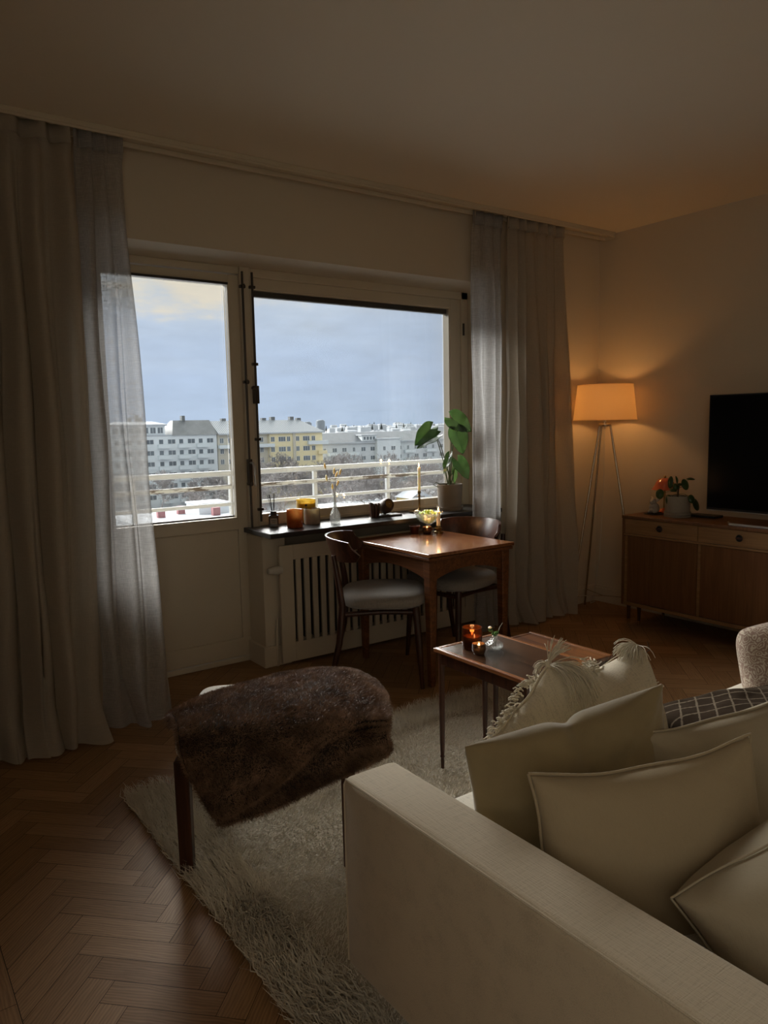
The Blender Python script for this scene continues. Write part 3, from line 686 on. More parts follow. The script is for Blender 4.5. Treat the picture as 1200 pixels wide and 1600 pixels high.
# ------------------------------------------------------------------ cushions
def pillow(name, label, TL, TR, down, w_h, thick, m, seed, chop=0, sag=.0, piping=None, corner=.0, wr=.006, group='cushions heaped on the sofa', n=36, lean=0, fat=.5):
    """TL, TR world points of the upper corners (as seen from the camera), 'down' the direction towards the lower edge"""
    TL, TR, dn = Vector(TL), Vector(TR), Vector(down).normalized()
    U = (TR - TL); W = U.length; U.normalize(); dn = (dn - U * dn.dot(U)).normalized(); Nn = U.cross(dn).normalized(); h = w_h
    C0 = TL + U * W / 2 + dn * h / 2
    o = thing(name, label, 'cushion', C0, 0, group)
    lin = np.linspace(-1, 1, n + 1); uu, vv = np.meshgrid(np.sign(lin) * abs(lin) ** .85, np.sign(lin) * abs(lin) ** .85, indexing='ij')
    fx = uu * W / 2 * (1 - .055 * (1 - vv ** 2)); 
    fy = vv * h / 2 * (1 - .07 * (1 - uu ** 2))
    rc_k = 1 - corner * (abs(uu) ** 3) * (abs(vv) ** 3); fx = fx * rc_k; fy = fy * rc_k
    # chop: dent of the upper edge
    top = np.clip((-vv + .2) / 1.2, 0, 1)
    fy = fy + chop * np.exp(-(uu / .10) ** 2) * top ** 1.5 + sag * (1 - uu ** 2) * top
    prof = ((1 - uu ** 2).clip(0) * (1 - vv ** 2).clip(0)) ** fat
    wrk = wr * fbm2(uu * 3, vv * 3, 1.6, seed) * (1 - np.maximum(abs(uu), abs(vv)) ** 6)
    rad = np.exp(-(((abs(uu) - 1) ** 2 + (abs(vv) - 1) ** 2) / .12)) * np.sin(np.arctan2(1.02 - abs(vv), 1.02 - abs(uu)) * 9 + seed) * .004
    dent = 1 - (.5 * np.exp(-(uu / .09) ** 2) * top ** 1.3 if chop else 0)
    verts_, faces_ = [], []
    def pos(i, j, s):
        t = s * (thick / 2 * prof[i, j] * (dent[i, j] if chop else 1)) + s * wrk[i, j] + (rad[i, j] if prof[i, j] > 1e-6 else 0)
        if i in (0, n) or j in (0, n): t = .006 * math.sin((uu[i, j] - vv[i, j]) * 7 + seed)
        return tuple(U * fx[i, j] + dn * fy[i, j] + Nn * t)
    mb = MB(); idx = {}
    for s in (1, -1):
        for i in range(n + 1):
            for j in range(n + 1):
                if s == -1 and (i in (0, n) or j in (0, n)): idx[(s, i, j)] = idx[(1, i, j)]; continue
                idx[(s, i, j)] = len(mb.v); mb.v.append(pos(i, j, s))
    for s in (1, -1):
        for i in range(n):
            for j in range(n):
                q = (idx[(s, i, j)], idx[(s, i + 1, j)], idx[(s, i + 1, j + 1)], idx[(s, i, j + 1)]); mb.f.append(q if s == 1 else q[::-1]); mb.mi.append(0)
    mb.build('cover', m, o, smooth='all', sub=1)
    ring = [pos(i, 0, 1) for i in range(n + 1)] + [pos(n, j, 1) for j in range(1, n + 1)] + [pos(i, n, 1) for i in range(n - 1, -1, -1)] + [pos(0, j, 1) for j in range(n - 1, -1, -1)]
    if piping:
        MB().tube(ring, piping, 6, cap=False).build('seam_edge', m, o, smooth='all')
    return o, (U, dn, Nn, W, h, C0), ring
# olive cushion, next to the arm
pillow('velvet_cushion', 'olive velvet cushion with chopped top, behind beige linen cushion', (.985, 1.12, .685), (1.515, 1.005, .735), (.04, -.02, -1), .36, .17, OLIVE, 4, chop=.016, wr=.011)
pillow('linen_cushion', 'beige linen cushion with piped edge, resting against the sofa arm', (.99, .935, .69), (1.43, .745, .715), (.01, -.18, -1), .38, .19, BEIGE, 7, piping=.003, sag=.012, wr=.006)
pillow('linen_cushion', 'pale linen cushion with piped edge at right, behind the beige one', (1.40, .985, .645), (1.95, .83, .70), (.0, -.15, -1), .33, .17, BEIGE2, 9, piping=.003, sag=.01)
pillow('back_cushion', 'large plump pale cushion at the lower right corner', (1.06, .68, .55), (1.46, .47, .815), (.06, -.24, -1), .48, .36, BEIGE2, 12, wr=.014, fat=.40, piping=.0022)

def strands(center, dirs, n, ln, seed, rw=.0035, spread=.25, droop=.5):
    """thick yarn strands as tubes gathered at one point"""
    g_ = random.Random(seed); mb = MB()
    for k in range(n):
        d = Vector(g_.choice(dirs)).normalized() + Vector((g_.gauss(0, spread), g_.gauss(0, spread), g_.gauss(0, spread)))
        d.normalize(); l = ln * g_.uniform(.65, 1.1); p_ = Vector(center); pts = [p_.copy()]
        for s in range(5):
            p_ = p_ + d * l / 5; d = (d + Vector((g_.gauss(0, .08), g_.gauss(0, .08), -droop / 5 * (s + 1) / 2))).normalized(); pts.append(p_.copy())
        mb.tube(pts, rw / 2, 5, r2=rw / 3)
    return mb
# tasselled cushion seen edge-on
oA, fA, rA = pillow('tasselled_cushion', 'cream cotton cushion with long tassel on its pointed corner, near the coffee table', (1.33, 1.405, .50), (1.475, 1.325, .705), (.42, -.30, -.50), .30, .14, COTTON, 21, piping=.003)
U, dn, Nn, W, h, C0 = fA
tipA = Vector((1.475, 1.325, .705)) - C0 + Vector((0, 0, .0))
ts = strands(tipA, [(.45, -.35, .9), (.3, -.2, 1)], 36, .075, 4, .0034, .16, .55)
q = strands(tipA, [(-.8, .45, .15), (-.6, .5, -.1)], 22, .052, 6, .0034, .2, 2.2); ts.add(q.v, q.f)
q = strands(tipA + Vector((-.006, -.012, .0)), [(.30, -.75, .05), (.45, -.6, .1), (.1, -.8, -.0)], 130, .155, 7, .0036, .16, 2.2); ts.add(q.v, q.f)
ts.sphere(tuple(tipA), .011, 6); ts.build('tassel', YARN, oA, smooth='all')
sh = MB(); g_ = random.Random(5)
for k in range(130):
    t = g_.random(); p_ = Vector(rA[0]).lerp(Vector((1.33, 1.405, .50)) - C0, 0)
    base = (Vector((1.30, 1.43, .42)) - C0).lerp(Vector((1.44, 1.35, .66)) - C0, t) + Vector((g_.gauss(0, .006), g_.gauss(0, .006) , g_.gauss(0, .008)))
    d = Vector((-.5 + g_.gauss(0, .4), .6 + g_.gauss(0, .3), .2 + g_.gauss(0, .4))).normalized()
    pts = [base, base + d * .014, base + d * .022 + Vector((0, 0, -.008))]; sh.tube(pts, .0022, 5)
sh.build('fringe', YARN, oA, smooth='all')
oB, fB, rB = pillow('boucle_cushion', 'cream cushion with looped yarn stripes, behind the olive velvet cushion', (1.48, 1.42, .635), (1.875, 1.315, .70), (.10, -.25, -.8), .32, .24, COTTON, 25, sag=.03, wr=.010, corner=.06)
U, dn, Nn, W, h, C0 = fB
sh = MB(); g_ = random.Random(9)
def curl(mb, base, r0, g_):
    a = g_.uniform(0, 6.28); pts = [base + Vector((math.cos(a + s * 1.1) * r0 * (.4 + .15 * s), math.sin(a + s * 1.1) * r0 * (.4 + .15 * s), s * r0 * .28)) for s in range(6)]; mb.tube(pts, .0022, 5)
for k in range(170):
    t = g_.random(); u = -W / 2 + .02 + t * W * .5
    base = U * u + dn * (-h / 2 + .035 + .03 * math.sin(t * 3.1)) + dn * g_.gauss(0, .008) + Nn * g_.uniform(-.035, .035); base.z = max(base.z, base.z)
    curl(sh, base + Vector((0, 0, .008)), .013, g_)
sh.build('looped_yarn', YARN, oB, smooth='all')
st = MB()
for k in range(16):
    u = -.02 + k * .0; pts = []
    for s in range(12):
        t = s / 11; uu_ = -W / 2 * .55 + t * W * .62 + k * .006; vv_ = -h / 2 + .03 + (1 - t) * .11 + k * .008
        side = -1
        pu, pv = uu_ / (W / 2), vv_ / (h / 2)
        thk = .10 * max(0, (1 - pu * pu)) ** .5 * max(0, (1 - pv * pv)) ** .5
        pts.append(U * uu_ + dn * vv_ + Nn * thk * 1.02)
    st.tube(pts, .0016, 5)
st.build('raised_threads', YARN, oB, smooth='all')
tb = Vector((1.86, 1.30, .685)) - C0
strands(tb + U * -.02 + Vector((0, 0, .004)), [(-.8, .3, .25), (-.7, .1, .2), (-.75, -.15, .2), (-.6, -.4, .1)], 95, .085, 14, .0034, .22, 1.5).build('tassel', YARN, oB, smooth='all')
MB().tube([tb + U * .012 + Vector((0, 0, .01)), tb + U * .03 + dn * .02 + Nn * .02, tb + dn * .03 + Nn * .03], .0013, 5).build('dark_thread', DARKTH, oB, smooth='all')

# dark cushion with light trellis pattern
tm = mat('trellis_weave', (.045, .035, .028), 1, spec=.05, sheen=0, bump=400, bs=.2)
nt, p, N, L = nodes(tm)
t_ = N('ShaderNodeTexCoord'); s_ = N('ShaderNodeSeparateXYZ'); L(t_.outputs['Object'], s_.inputs[0])
def tri(sgn, f=1.0):
    a = N('ShaderNodeMath'); a.operation = 'MULTIPLY_ADD'; L(s_.outputs['Y'], a.inputs[0]); a.inputs[1].default_value = sgn * 1.35; L(s_.outputs['X'], a.inputs[2])
    b_ = N('ShaderNodeMath'); b_.operation = 'MULTIPLY'; L(a.outputs[0], b_.inputs[0]); b_.inputs[1].default_value = 12.5
    c_ = N('ShaderNodeMath'); c_.operation = 'PINGPONG'; L(b_.outputs[0], c_.inputs[0]); c_.inputs[1].default_value = .5; return c_
ta1, ta2 = tri(1), tri(-1); mn = N('ShaderNodeMath'); mn.operation = 'MINIMUM'; L(ta1.outputs[0], mn.inputs[0]); L(ta2.outputs[0], mn.inputs[1])
nn_ = N('ShaderNodeTexNoise'); nn_.inputs['Scale'].default_value = 90; L(t_.outputs['Object'], nn_.inputs['Vector'])
ma = N('ShaderNodeMath'); ma.operation = 'MULTIPLY_ADD'; L(nn_.outputs['Fac'], ma.inputs[0]); ma.inputs[1].default_value = .12; L(mn.outputs[0], ma.inputs[2])
rr_ = N('ShaderNodeValToRGB'); L(ma.outputs[0], rr_.inputs[0]); rr_.color_ramp.elements[0].position = .09; rr_.color_ramp.elements[1].position = .13
rr_.color_ramp.elements[0].color = (.20, .16, .115, 1); rr_.color_ramp.elements[1].color = (.045, .031, .020, 1); L(rr_.outputs[0], p.inputs['Base Color'])
pillow('trellis_cushion', 'dark grey brown cushion with pale trellis lattice, lying on the seat', (1.90, 1.36, .455), (2.50, 1.19, .455), (-.12, -.80, .02), .40, .13, tm, 31, wr=.012, corner=.08)
# cushion with brown printed pattern
pm_ = mat('brown_print', (.5, .42, .32), .85, sheen=.2)
nt, p, N, L = nodes(pm_)
t_ = N('ShaderNodeTexCoord'); vo = N('ShaderNodeTexVoronoi'); vo.feature = 'F1'; vo.inputs['Scale'].default_value = 40; 
nn_ = N('ShaderNodeTexNoise'); nn_.inputs['Scale'].default_value = 18; nn_.inputs['Detail'].default_value = 3; L(t_.outputs['Object'], nn_.inputs['Vector'])
mxv = N('ShaderNodeMix'); mxv.data_type = 'VECTOR'; mxv.inputs[0].default_value = .06; L(t_.outputs['Object'], mxv.inputs[4]); L(nn_.outputs['Color'], mxv.inputs[5]); L(mxv.outputs[1], vo.inputs['Vector'])
sn = N('ShaderNodeMath'); sn.operation = 'SINE'; ml = N('ShaderNodeMath'); ml.operation = 'MULTIPLY'; L(vo.outputs['Distance'], ml.inputs[0]); ml.inputs[1].default_value = 22; L(ml.outputs[0], sn.inputs[0])
rr_ = N('ShaderNodeValToRGB'); L(sn.outputs[0], rr_.inputs[0]); rr_.color_ramp.elements[0].position = .25; rr_.color_ramp.elements[1].position = .6
rr_.color_ramp.elements[0].color = (.30, .20, .15, 1); rr_.color_ramp.elements[1].color = (.55, .47, .36, 1); L(rr_.outputs[0], p.inputs['Base Color'])
pillow('printed_cushion', 'cream cushion with dense brown print, upright at the right edge', (2.36, 1.33, .655), (2.76, 1.00, .74), (-.14, -.02, -.8), .36, .27, pm_, 41, chop=.0, wr=.016, corner=.16)

# ------------------------------------------------------------------ dining table
DT = .70; tx0, tx1, ty0, ty1 = 2.305, 2.905, 2.855, 3.55
dt = thing('dining_table', 'small square teak dining table with extension leaf, pushed under the windowsill', 'table', (tx0, ty0, 0))
tw, td = tx1 - tx0, ty1 - ty0
MB().box(0, tw, 0, td, DT - .018, DT).build('tabletop', TEAKTOP, dt, bevel=.004, seg=3)
MB().box(.006, tw - .006, .006, td - .006, DT - .037, DT - .0205).build('extension_leaf', TEAK, dt, bevel=.003)
for (x, y) in ((.045, .045), (tw - .045, .045), (.045, td - .045), (tw - .045, td - .045)):
    MB().taper(x, y, 0, .030, .030, x, y, DT - .0375, .052, .052).build('leg', TEAK, dt, bevel=.004)
def apron(mb, a, b_, fixed, axis, th=.018):
    m_ = 16; top = DT - .04
    pr_ = []
    for k in range(m_ + 1):
        t = k / m_; dip = .105 - .045 * math.sin(PI * t) ** .8; pr_.append((a + (b_ - a) * t, top - dip))
    f = []; vs = []
    for (q, z) in pr_:
        for (d_, zz) in ((-th / 2, z), (th / 2, z), (th / 2, top), (-th / 2, top)):
            vs.append((q, fixed + d_, zz) if axis == 0 else (fixed + d_, q, zz))
    rings = [vs[i * 4:i * 4 + 4] for i in range(m_ + 1)]; mb.loft(rings)
for (a, b_, f_, axx) in ((.07, tw - .07, .042, 0), (.07, tw - .07, td - .042, 0), (.07, td - .07, .042, 1), (.07, td - .07, tw - .042, 1)):
    ap = MB(); apron(ap, a, b_, f_, axx); ap.build('apron', TEAK, dt, bevel=.002)

# ------------------------------------------------------------------ dining chairs
def make_chair():
    t = thing('dining_chair', 'dark wooden chair with curved back and grey round seat, left of the dining table', 'chair', (0, 0, 0), 0, 'chairs at the dining table')
    # local: seat centre at origin, faces +x, back at -x
    rg = []
    for (s, z) in ((.10, .418), (.72, .418), (.90, .423), (.985, .437), (1.0, .455), (.985, .474), (.93, .488), (.80, .497), (.5, .502), (.1, .504)):
        ring = []
        for k in range(44):
            a = 2 * PI * k / 44; c, s_ = math.cos(a), math.sin(a); pw = .62
            ring.append((math.copysign(abs(c) ** pw, c) * .225 * s, math.copysign(abs(s_) ** pw, s_) * .235 * s * (1 + .06 * c), z))
        rg.append(ring)
    MB().loft(rg).build('seat', SEATG, t, smooth=True)
    for sgn in (-1, 1):
        MB().tube([(.165, sgn * .17, .425), (.18, sgn * .178, .25), (.195, sgn * .19, 0)], [.019, .017, .011], 12).build('leg', ROSE, t, smooth=True)
        MB().tube([(-.285, sgn * .215, 0), (-.225, sgn * .205, .25), (-.205, sgn * .20, .44), (-.222, sgn * .195, .56), (-.245, sgn * .185, .70)], [.011, .017, .018, .016, .012], 12).build('leg', ROSE, t, smooth=True)
        MB().tube([(-.20, sgn * .19, .395), (0, sgn * .165, .40), (.165, sgn * .165, .395)], .013, 10).build('seat_rail', ROSE, t, smooth=True)
    MB().tube([(.17, -.17, .395), (.17, .17, .395)], .013, 10).build('cross_rail', ROSE, t, smooth=True); MB().tube([(-.20, -.19, .395), (-.20, .19, .395)], .013, 10).build('cross_rail', ROSE, t, smooth=True)
    # curved band
    rings = []
    for k in range(29):
        a = -1.12 + 2.24 * k / 28; R0 = .262; hh = .062 * (1 - .25 * abs(a / 1.12) ** 3); end = max(0, (abs(a) - 1.02) / .10)
        hh *= math.sqrt(max(.12, 1 - end ** 2)); zc = .718; th = .0075
        lean_ = .02
        cx_, cy_ = -.275 + R0 - R0 * math.cos(a), R0 * math.sin(a) * .96
        dx, dy = math.cos(a), -math.sin(a)
        ring = []
        for (s_, q) in ((-1, -1), (-1, -.5), (-1, .5), (-1, 1), (1, 1), (1, .5), (1, -.5), (1, -1)):
            ring.append((cx_ + dx * th * s_ * -1 * (1 - .3 * (abs(q) > .9)) - lean_ * q, cy_ - math.sin(a) * 0 + dy * th * s_ * -1, zc + hh * q))
        rings.append(ring)
    MB().loft(rings).build('backrest', ROSE, t, smooth=True, bevel=.002)
    return t
ch = make_chair(); ch.location = (2.245, 3.17, 0); ch.rotation_euler.z = math.radians(-36)
c2_ = copy_tree(ch); c2_.location = (2.80, 3.25, 0); c2_.rotation_euler.z = math.radians(191)
c2_['label'] = 'dark wooden chair with grey seat at the right side of the dining table'

# ------------------------------------------------------------------ glass, ceramics on the sill
def glassmat(name, c, rough=.05, trans=.9, alpha=1): 
    return mat(name, c, rough, trans=trans, ior=1.4)
AMBER = mat('amber_glass', (.55, .15, .035), .12, trans=.35, sss=.5, ior=1.3, noise=60, c2=(.38, .085, .02))
YELG = mat('yellow_glass', (.90, .52, .05), .15, trans=.3, sss=.6, ior=1.3, noise=20, c2=(.75, .38, .03))
TAUPE = mat('taupe_glass', (.50, .42, .34), .12, trans=.35, sss=.5, ior=1.3, noise=40, amt=.12)
CRYSTAL = pressed('cut_crystal', (.92, .93, .92), .25, .10)
BOTTLE = mat('brown_bottle_glass', (.10, .06, .035), .1, trans=.3, coat=.3)
LABEL = mat('cream_label', (.42, .36, .29), .7)
INK = mat('dark_ink', (.05, .04, .035), .7)
SZ = .78
def sill_thing(name, label, cat, x, y, group=None, z=SZ): return thing(name, label, cat, (x, y, z), 0, group)
# reed diffuser
t = sill_thing('reed_diffuser', 'small square brown reed diffuser bottle at the left end of the sill', 'diffuser', 1.945, 3.815)
t.rotation_euler.z = math.radians(-28)
MB().box(-.028, .028, -.028, .028, 0, .068).build('bottle', BOTTLE, t, bevel=.006, seg=3)
MB().lathe([(.013, 0), (.018, .001), (.018, .022), (.013, .023)], 20, cz=.068).build('cap', BLACKP, t, smooth=True)
lb = MB().box(-.020, .020, -.0288, -.0282, .018, .052).build('label', LABEL, t)
MB().box(-.014, .014, -.0292, -.0288, .038, .041).box(-.010, .010, -.0292, -.0288, .029, .0315).build('print', INK, lb)
for (dx, dy) in ((-.030, .01), (-.018, -.012), (-.022, .02), (.004, -.01), (.010, .012)):
    MB().tube([(dx * .1, dy * .1, .06), (dx, dy, .195 - abs(dx) * .5)], .0017, 6).build('reed', ROSE if dx > -.01 else BLACKP, t, smooth=True)
def jar(name, label, x, y, r, h, m, fill=.5, group='coloured glass candle jars on the sill', wall_=.004, rim=0):
    t = sill_thing(name, label, 'candle jar', x, y, group)
    MB().lathe([(r * .3, 0), (r * .93, .001), (r, .010), (r, h - .004), (r + rim, h), (r - wall_, h - .001), (r - wall_, .014), (r * .3, .012)], 36, cap=True).build('glass', m, t, smooth=True)
    MB().lathe([(r * .2, 0), (r - wall_ - .001, 0), (r - wall_ - .001, h * fill), (r * .2, h * fill - .001)], 30, cz=.0135).build('wax', WAX, t, smooth=True)
    MB().tube([(0, 0, h * fill + .01), (.001, 0, h * fill + .024)], .0012, 6).build('wick', INK, t)
    return t
jar('candle_jar', 'orange glass candle jar on the sill beside the reed diffuser', 2.022, 3.707, .046, .103, AMBER, .35)
jar('candle_jar', 'taller yellow glass candle jar with dark dot, behind the orange one', 2.185, 3.862, .058, .138, YELG, .75)
MB().lathe([(.001, 0), (.007, .0005), (.007, .001), (.001, .0015)], 14).xf(Matrix.Translation((2.185 - .0588 * .577, 3.862 - .0588 * .816, SZ + .105)) @ Matrix.Rotation(math.radians(-35.3), 4, 'Z') @ Matrix.Rotation(PI / 2, 4, 'X'))
yj = bpy.data.objects['candle_jar.001']
em = MB().lathe([(.001, 0), (.007, .0005), (.007, .001), (.001, .0015)], 14)
em.xf(Matrix.Rotation(math.radians(-29), 4, 'Z') @ Matrix.Translation((0, -.0586, .108)) @ Matrix.Rotation(PI / 2, 4, 'X')); em.build('emblem', INK, yj)
jar('candle_jar', 'taupe grey glass candle jar between the yellow jar and crystal vase', 2.168, 3.765, .048, .093, TAUPE, .3)
# crystal bud vase with bunny-tail grass
t = sill_thing('bud_vase', 'slim cut-crystal bud vase on the sill holding dried grass', 'vase', 2.287, 3.70)
MB().lathe([(.004, 0), (.026, .001), (.030, .010), (.033, .030), (.031, .052), (.022, .072), (.013, .088), (.011, .12), (.011, .165), (.0135, .178), (.0105, .178), (.008, .160), (.008, .10), (.018, .072), (.027, .045), (.026, .015), (.004, .012)], 28).build('vase_body', CRYSTAL, t, smooth=True)
GRASS = mat('dried_grass', (.55, .42, .28), .95); FLUFF = mat('fluffy_seed_head', (.85, .72, .55), .98, noise=60, amt=.25, sss=.8)
gt = thing('bunny_tail_grass', 'dried bunny-tail grass stems standing in the crystal vase', 'dried grass', (2.287, 3.70, SZ + .02))
for (lx, lz, tl) in ((-.052, .335, -.1), (-.045, .265, -.1), (.0, .305, .12), (.014, .285, .3), (.020, .235, .35), (.036, .30, .3), (-.012, .215, 0)):
    e_ = Vector((lx * .81, -lx * .58, lz - .02))
    st_ = MB().tube([(lx * .02, 0, .01), (lx * .05, 0, .15), e_ * .6 + Vector((0, 0, .07)), e_], .0009, 5).build('stem', GRASS, gt, smooth=True)
    hd_ = MB().lathe([(.0008, -.018), (.0058, -.010), (.0072, 0), (.006, .009), (.003, .017), (.0006, .022)], 10)
    hd_.xf(Matrix.Translation(e_) @ Matrix.Rotation(tl, 4, Vector((.58, .81, 0)))); hd_.build('seed_head', FLUFF, st_, smooth=True)
# grooved dark wooden piece
t = sill_thing('wooden_figurine', 'small dark grooved wooden block standing beside the round wooden speaker', 'figurine', 2.60, 3.745)
t.rotation_euler.z = math.radians(-20)
gb = MB()
for (xa, xb, h_, sl) in ((-.028, -.006, .098, -.004), (-.004, .014, .090, 0), (.016, .030, .094, .004)):
    gb.loft([[(xa * .8, -.018, 0), (xb * .8, -.020, 0), (xb * .8, .020, 0), (xa * .8, .018, 0)], [(xa * 1.05, -.024, h_ * .6), (xb * 1.05, -.026, h_ * .6), (xb * 1.05, .026, h_ * .6), (xa * 1.05, .024, h_ * .6)], [(xa + sl, -.020, h_), (xb + sl, -.020, h_ - .006), (xb + sl, .02, h_ - .006), (xa + sl, .02, h_)]])
gb.build('block', ROSE, t, bevel=.005, seg=3)
MB().box(-.0058, -.0042, -.014, .014, .0, .08).build('core', ROSE, t)
# round wooden piece with dial on a flat dark board
t = sill_thing('slate_board', 'thin dark rectangular board lying on the sill', 'board', 2.715, 3.76)
t.rotation_euler.z = math.radians(-8); MB().box(-.085, .075, -.045, .045, 0, .012).build('board', BLACKP, t, bevel=.003)
t = thing('round_speaker', 'round brown wooden ball with recessed dial, resting on dark board', 'ornament', (2.70, 3.765, SZ + .0125))
DW = wood('dark_turned_wood', (.13, .085, .055), (.07, .045, .03), .4, 5, 0)
sp = MB().lathe([(.010, -.052), (.030, -.042), (.043, -.024), (.047, 0), (.043, .024), (.036, .040), (.033, .044), (.029, .040), (.027, .034), (.004, .033)], 32)
Ms = Matrix.Translation((0, 0, .050)) @ Matrix.Rotation(math.radians(-18), 4, 'Z') @ Matrix.Rotation(math.radians(62), 4, 'X') @ Matrix.Rotation(math.radians(18), 4, 'Y')
sp.xf(Ms); sp.build('ball', DW, t, smooth=True)
dl = MB().lathe([(.022, .035), (.025, .0352), (.025, .038), (.022, .038)], 28); dl.xf(Ms); dl.build('dial_ring', BRASS, t, smooth=True)
dl = MB().tube([(0, 0, .034), (0, 0, .042)], .003, 10); dl.xf(Ms); dl.build('knob', SILVER, t, smooth=True)
# dry twigs
tw_ = thing('dry_twig', 'thin pale bare twig standing behind the grooved wooden block', 'twig', (2.615, 3.83, SZ))
MB().tube([(0, 0, 0), (-.01, .006, .06), (-.035, .02, .10), (-.075, .04, .128)], .0012, 5).tube([(-.02, .01, .075), (-.03, .01, .12), (-.028, .012, .155)], .001, 5).tube([(-.035, .02, .10), (-.07, .03, .105)], .0009, 5).build('branch', mat('pale_bark', (.45, .40, .34), .8), tw_, smooth=True)

# ------------------------------------------------------------------ candles
def flame(parent, x, y, z, h=.022, watt=.5):
    watt = watt * .55
    f = MB().lathe([(.0004, 0), (.0032, .004), (.0042, .008), (.003, .014), (.0012, .019), (.0003, h)], 12, cx=x, cy=y, cz=z); o = f.build('flame', FLAME, parent, smooth=True)
    l = bpy.data.lights.new('candlelight', 'POINT'); l.energy = watt; l.color = (1, .50, .18); l.shadow_soft_size = .008
    lo = bpy.data.objects.new('candlelight', l); col.objects.link(lo); lo.parent = parent; lo.location = (x, y, z + h + .004); return o
t = sill_thing('round_tray', 'small round brass tray under the tall candlestick on the sill', 'tray', 2.975, 3.775)
MB().lathe([(.004, 0), (.055, .001), (.068, .006), (.070, .010), (.064, .006), (.004, .004)], 36).build('tray', BRASS, t, smooth=True)
t = thing('candlestick', 'tall slender brass candlestick on the windowsill tray', 'candlestick', (2.975, 3.775, SZ + .0045))
MB().lathe([(.004, 0), (.030, .001), (.031, .006), (.012, .012), (.0065, .022), (.006, .075), (.0085, .080), (.0065, .086), (.006, .098), (.010, .102), (.007, .108), (.008, .118), (.0115, .122), (.0115, .134), (.009, .134), (.009, .124), (.002, .124)], 24).build('stem', BRASS, t, smooth=True)
MB().tube([(-.030, .021, .098), (.030, -.021, .098)], .0022, 8).build('cross_arm', BRASS, t, smooth=True)
MB().tube([(-.024, .017, .098), (-.043, .030, .005)], .0008, 5).build('wire', SILVER, t, smooth=True); MB().tube([(.024, -.017, .098), (.043, -.030, .005)], .0008, 5).build('wire', SILVER, t, smooth=True)
t = thing('taper_candle', 'tall white lit taper candle in the brass candlestick by the window', 'candle', (2.975, 3.775, SZ + .0045 + .1245))
MB().lathe([(.0085, 0), (.0095, .01), (.0095, .158), (.0075, .163), (.003, .161)], 18).build('wax', WAX, t, smooth=True)
MB().tube([(0, 0, .158), (.0005, 0, .169)], .0009, 5).build('wick', INK, t); flame(t, 0, 0, .166, .026, .45)
TZ = DT
t = thing('short_candlestick', 'squat brass candle holder on the teak table', 'candlestick', (2.835, 3.415, TZ))
MB().lathe([(.004, 0), (.027, .001), (.027, .007), (.017, .012), (.017, .020), (.022, .026), (.015, .032), (.0145, .042), (.0125, .042), (.0125, .030), (.002, .03)], 24).build('holder', BRASS, t, smooth=True)
t = thing('pillar_candle', 'short white lit candle in squat brass holder on the table', 'candle', (2.835, 3.415, TZ + .0305))
MB().lathe([(.011, 0), (.0115, .01), (.0115, .095), (.010, .099), (.004, .096)], 20).build('wax', WAX, t, smooth=True)
MB().tube([(0, 0, .094), (.0005, 0, .103)], .0009, 5).build('wick', INK, t); flame(t, 0, 0, .100, .024, .5)
COPPER = mat('dark_copper', (.18, .065, .035), .3, .8, noise=20, amt=.3)
t = thing('copper_cup', 'small flared copper cup, unlit, left of the lit tealight', 'cup', (2.70, 3.475, TZ))
MB().lathe([(.004, 0), (.023, .001), (.028, .030), (.032, .048), (.030, .048), (.025, .030), (.020, .004), (.003, .003)], 26).build('cup', COPPER, t, smooth=True)
SMOKE = mat('smoked_glass', (.10, .055, .035), .15, trans=.4, coat=.3)
def tealight(label, loc, m, watt=.35, r=.028, h=.042, nm='tealight_holder'):
    t = thing(nm, label, 'candle holder', loc)
    MB().lathe([(.004, 0), (r * .8, .001), (r * 1.05, h * .45), (r, h), (r - .003, h), (r - .001, h * .45), (r * .74, .006), (.003, .005)], 26).build('glass', m, t, smooth=True)
    MB().lathe([(.002, 0), (r * .68, 0), (r * .72, .014), (.002, .013)], 20, cz=.007).build('wax', WAX, t, smooth=True); flame(t, 0, 0, .022, .014, watt); return t
tealight('lit tealight in dark round glass in front of the grape bowl', (2.755, 3.425, TZ), SMOKE, .3)

# footed glass bowl with grapes
t = thing('footed_bowl', 'pressed-glass footed bowl with scalloped rim filled with green grapes', 'bowl', (2.815, 3.485, TZ))
CLEARB = pressed('pressed_glass', (.93, .94, .92), .18, .12)
bm_ = MB(); prof = [(.004, 0), (.034, .001), (.036, .006), (.016, .012), (.013, .020), (.015, .034), (.012, .044), (.030, .052), (.055, .066), (.072, .086), (.078, .106), (.085, .114)]
inn = [(.081, .113), (.074, .104), (.067, .086), (.050, .070), (.026, .058), (.003, .056)]
bm_.lathe(prof + inn, 48, cap=True)
for i in range(len(bm_.v)):
    x, y, z = bm_.v[i]; r_ = math.hypot(x, y)
    if z > .05:
        a = math.atan2(y, x); k = 1 + .035 * math.cos(12 * a) * (z - .05) / .06; bm_.v[i] = (x * k, y * k, z + .004 * math.cos(12 * a) * max(0, (z - .09) / .024))
bm_.build('bowl', CLEARB, t, smooth=True)
RIMG = mat('bright_glass_rim', (.8, .8, .76), .08, trans=.6, ior=1.4)
rm = MB()
for k in range(24):
    a = 2 * PI * k / 24; rm.sphere((.084 * math.cos(a) * (1 + .03 * math.cos(12 * a)), .084 * math.sin(a) * (1 + .03 * math.cos(12 * a)), .115 + .003 * math.cos(12 * a)), .0048, 6)
rm.build('beaded_rim', RIMG, t, smooth='all')
GRAPE = mat('green_grape', (.50, .62, .20), .25, noise=12, c2=(.36, .48, .13), sss=1, coat=.2)
g0 = None; g_ = random.Random(3)
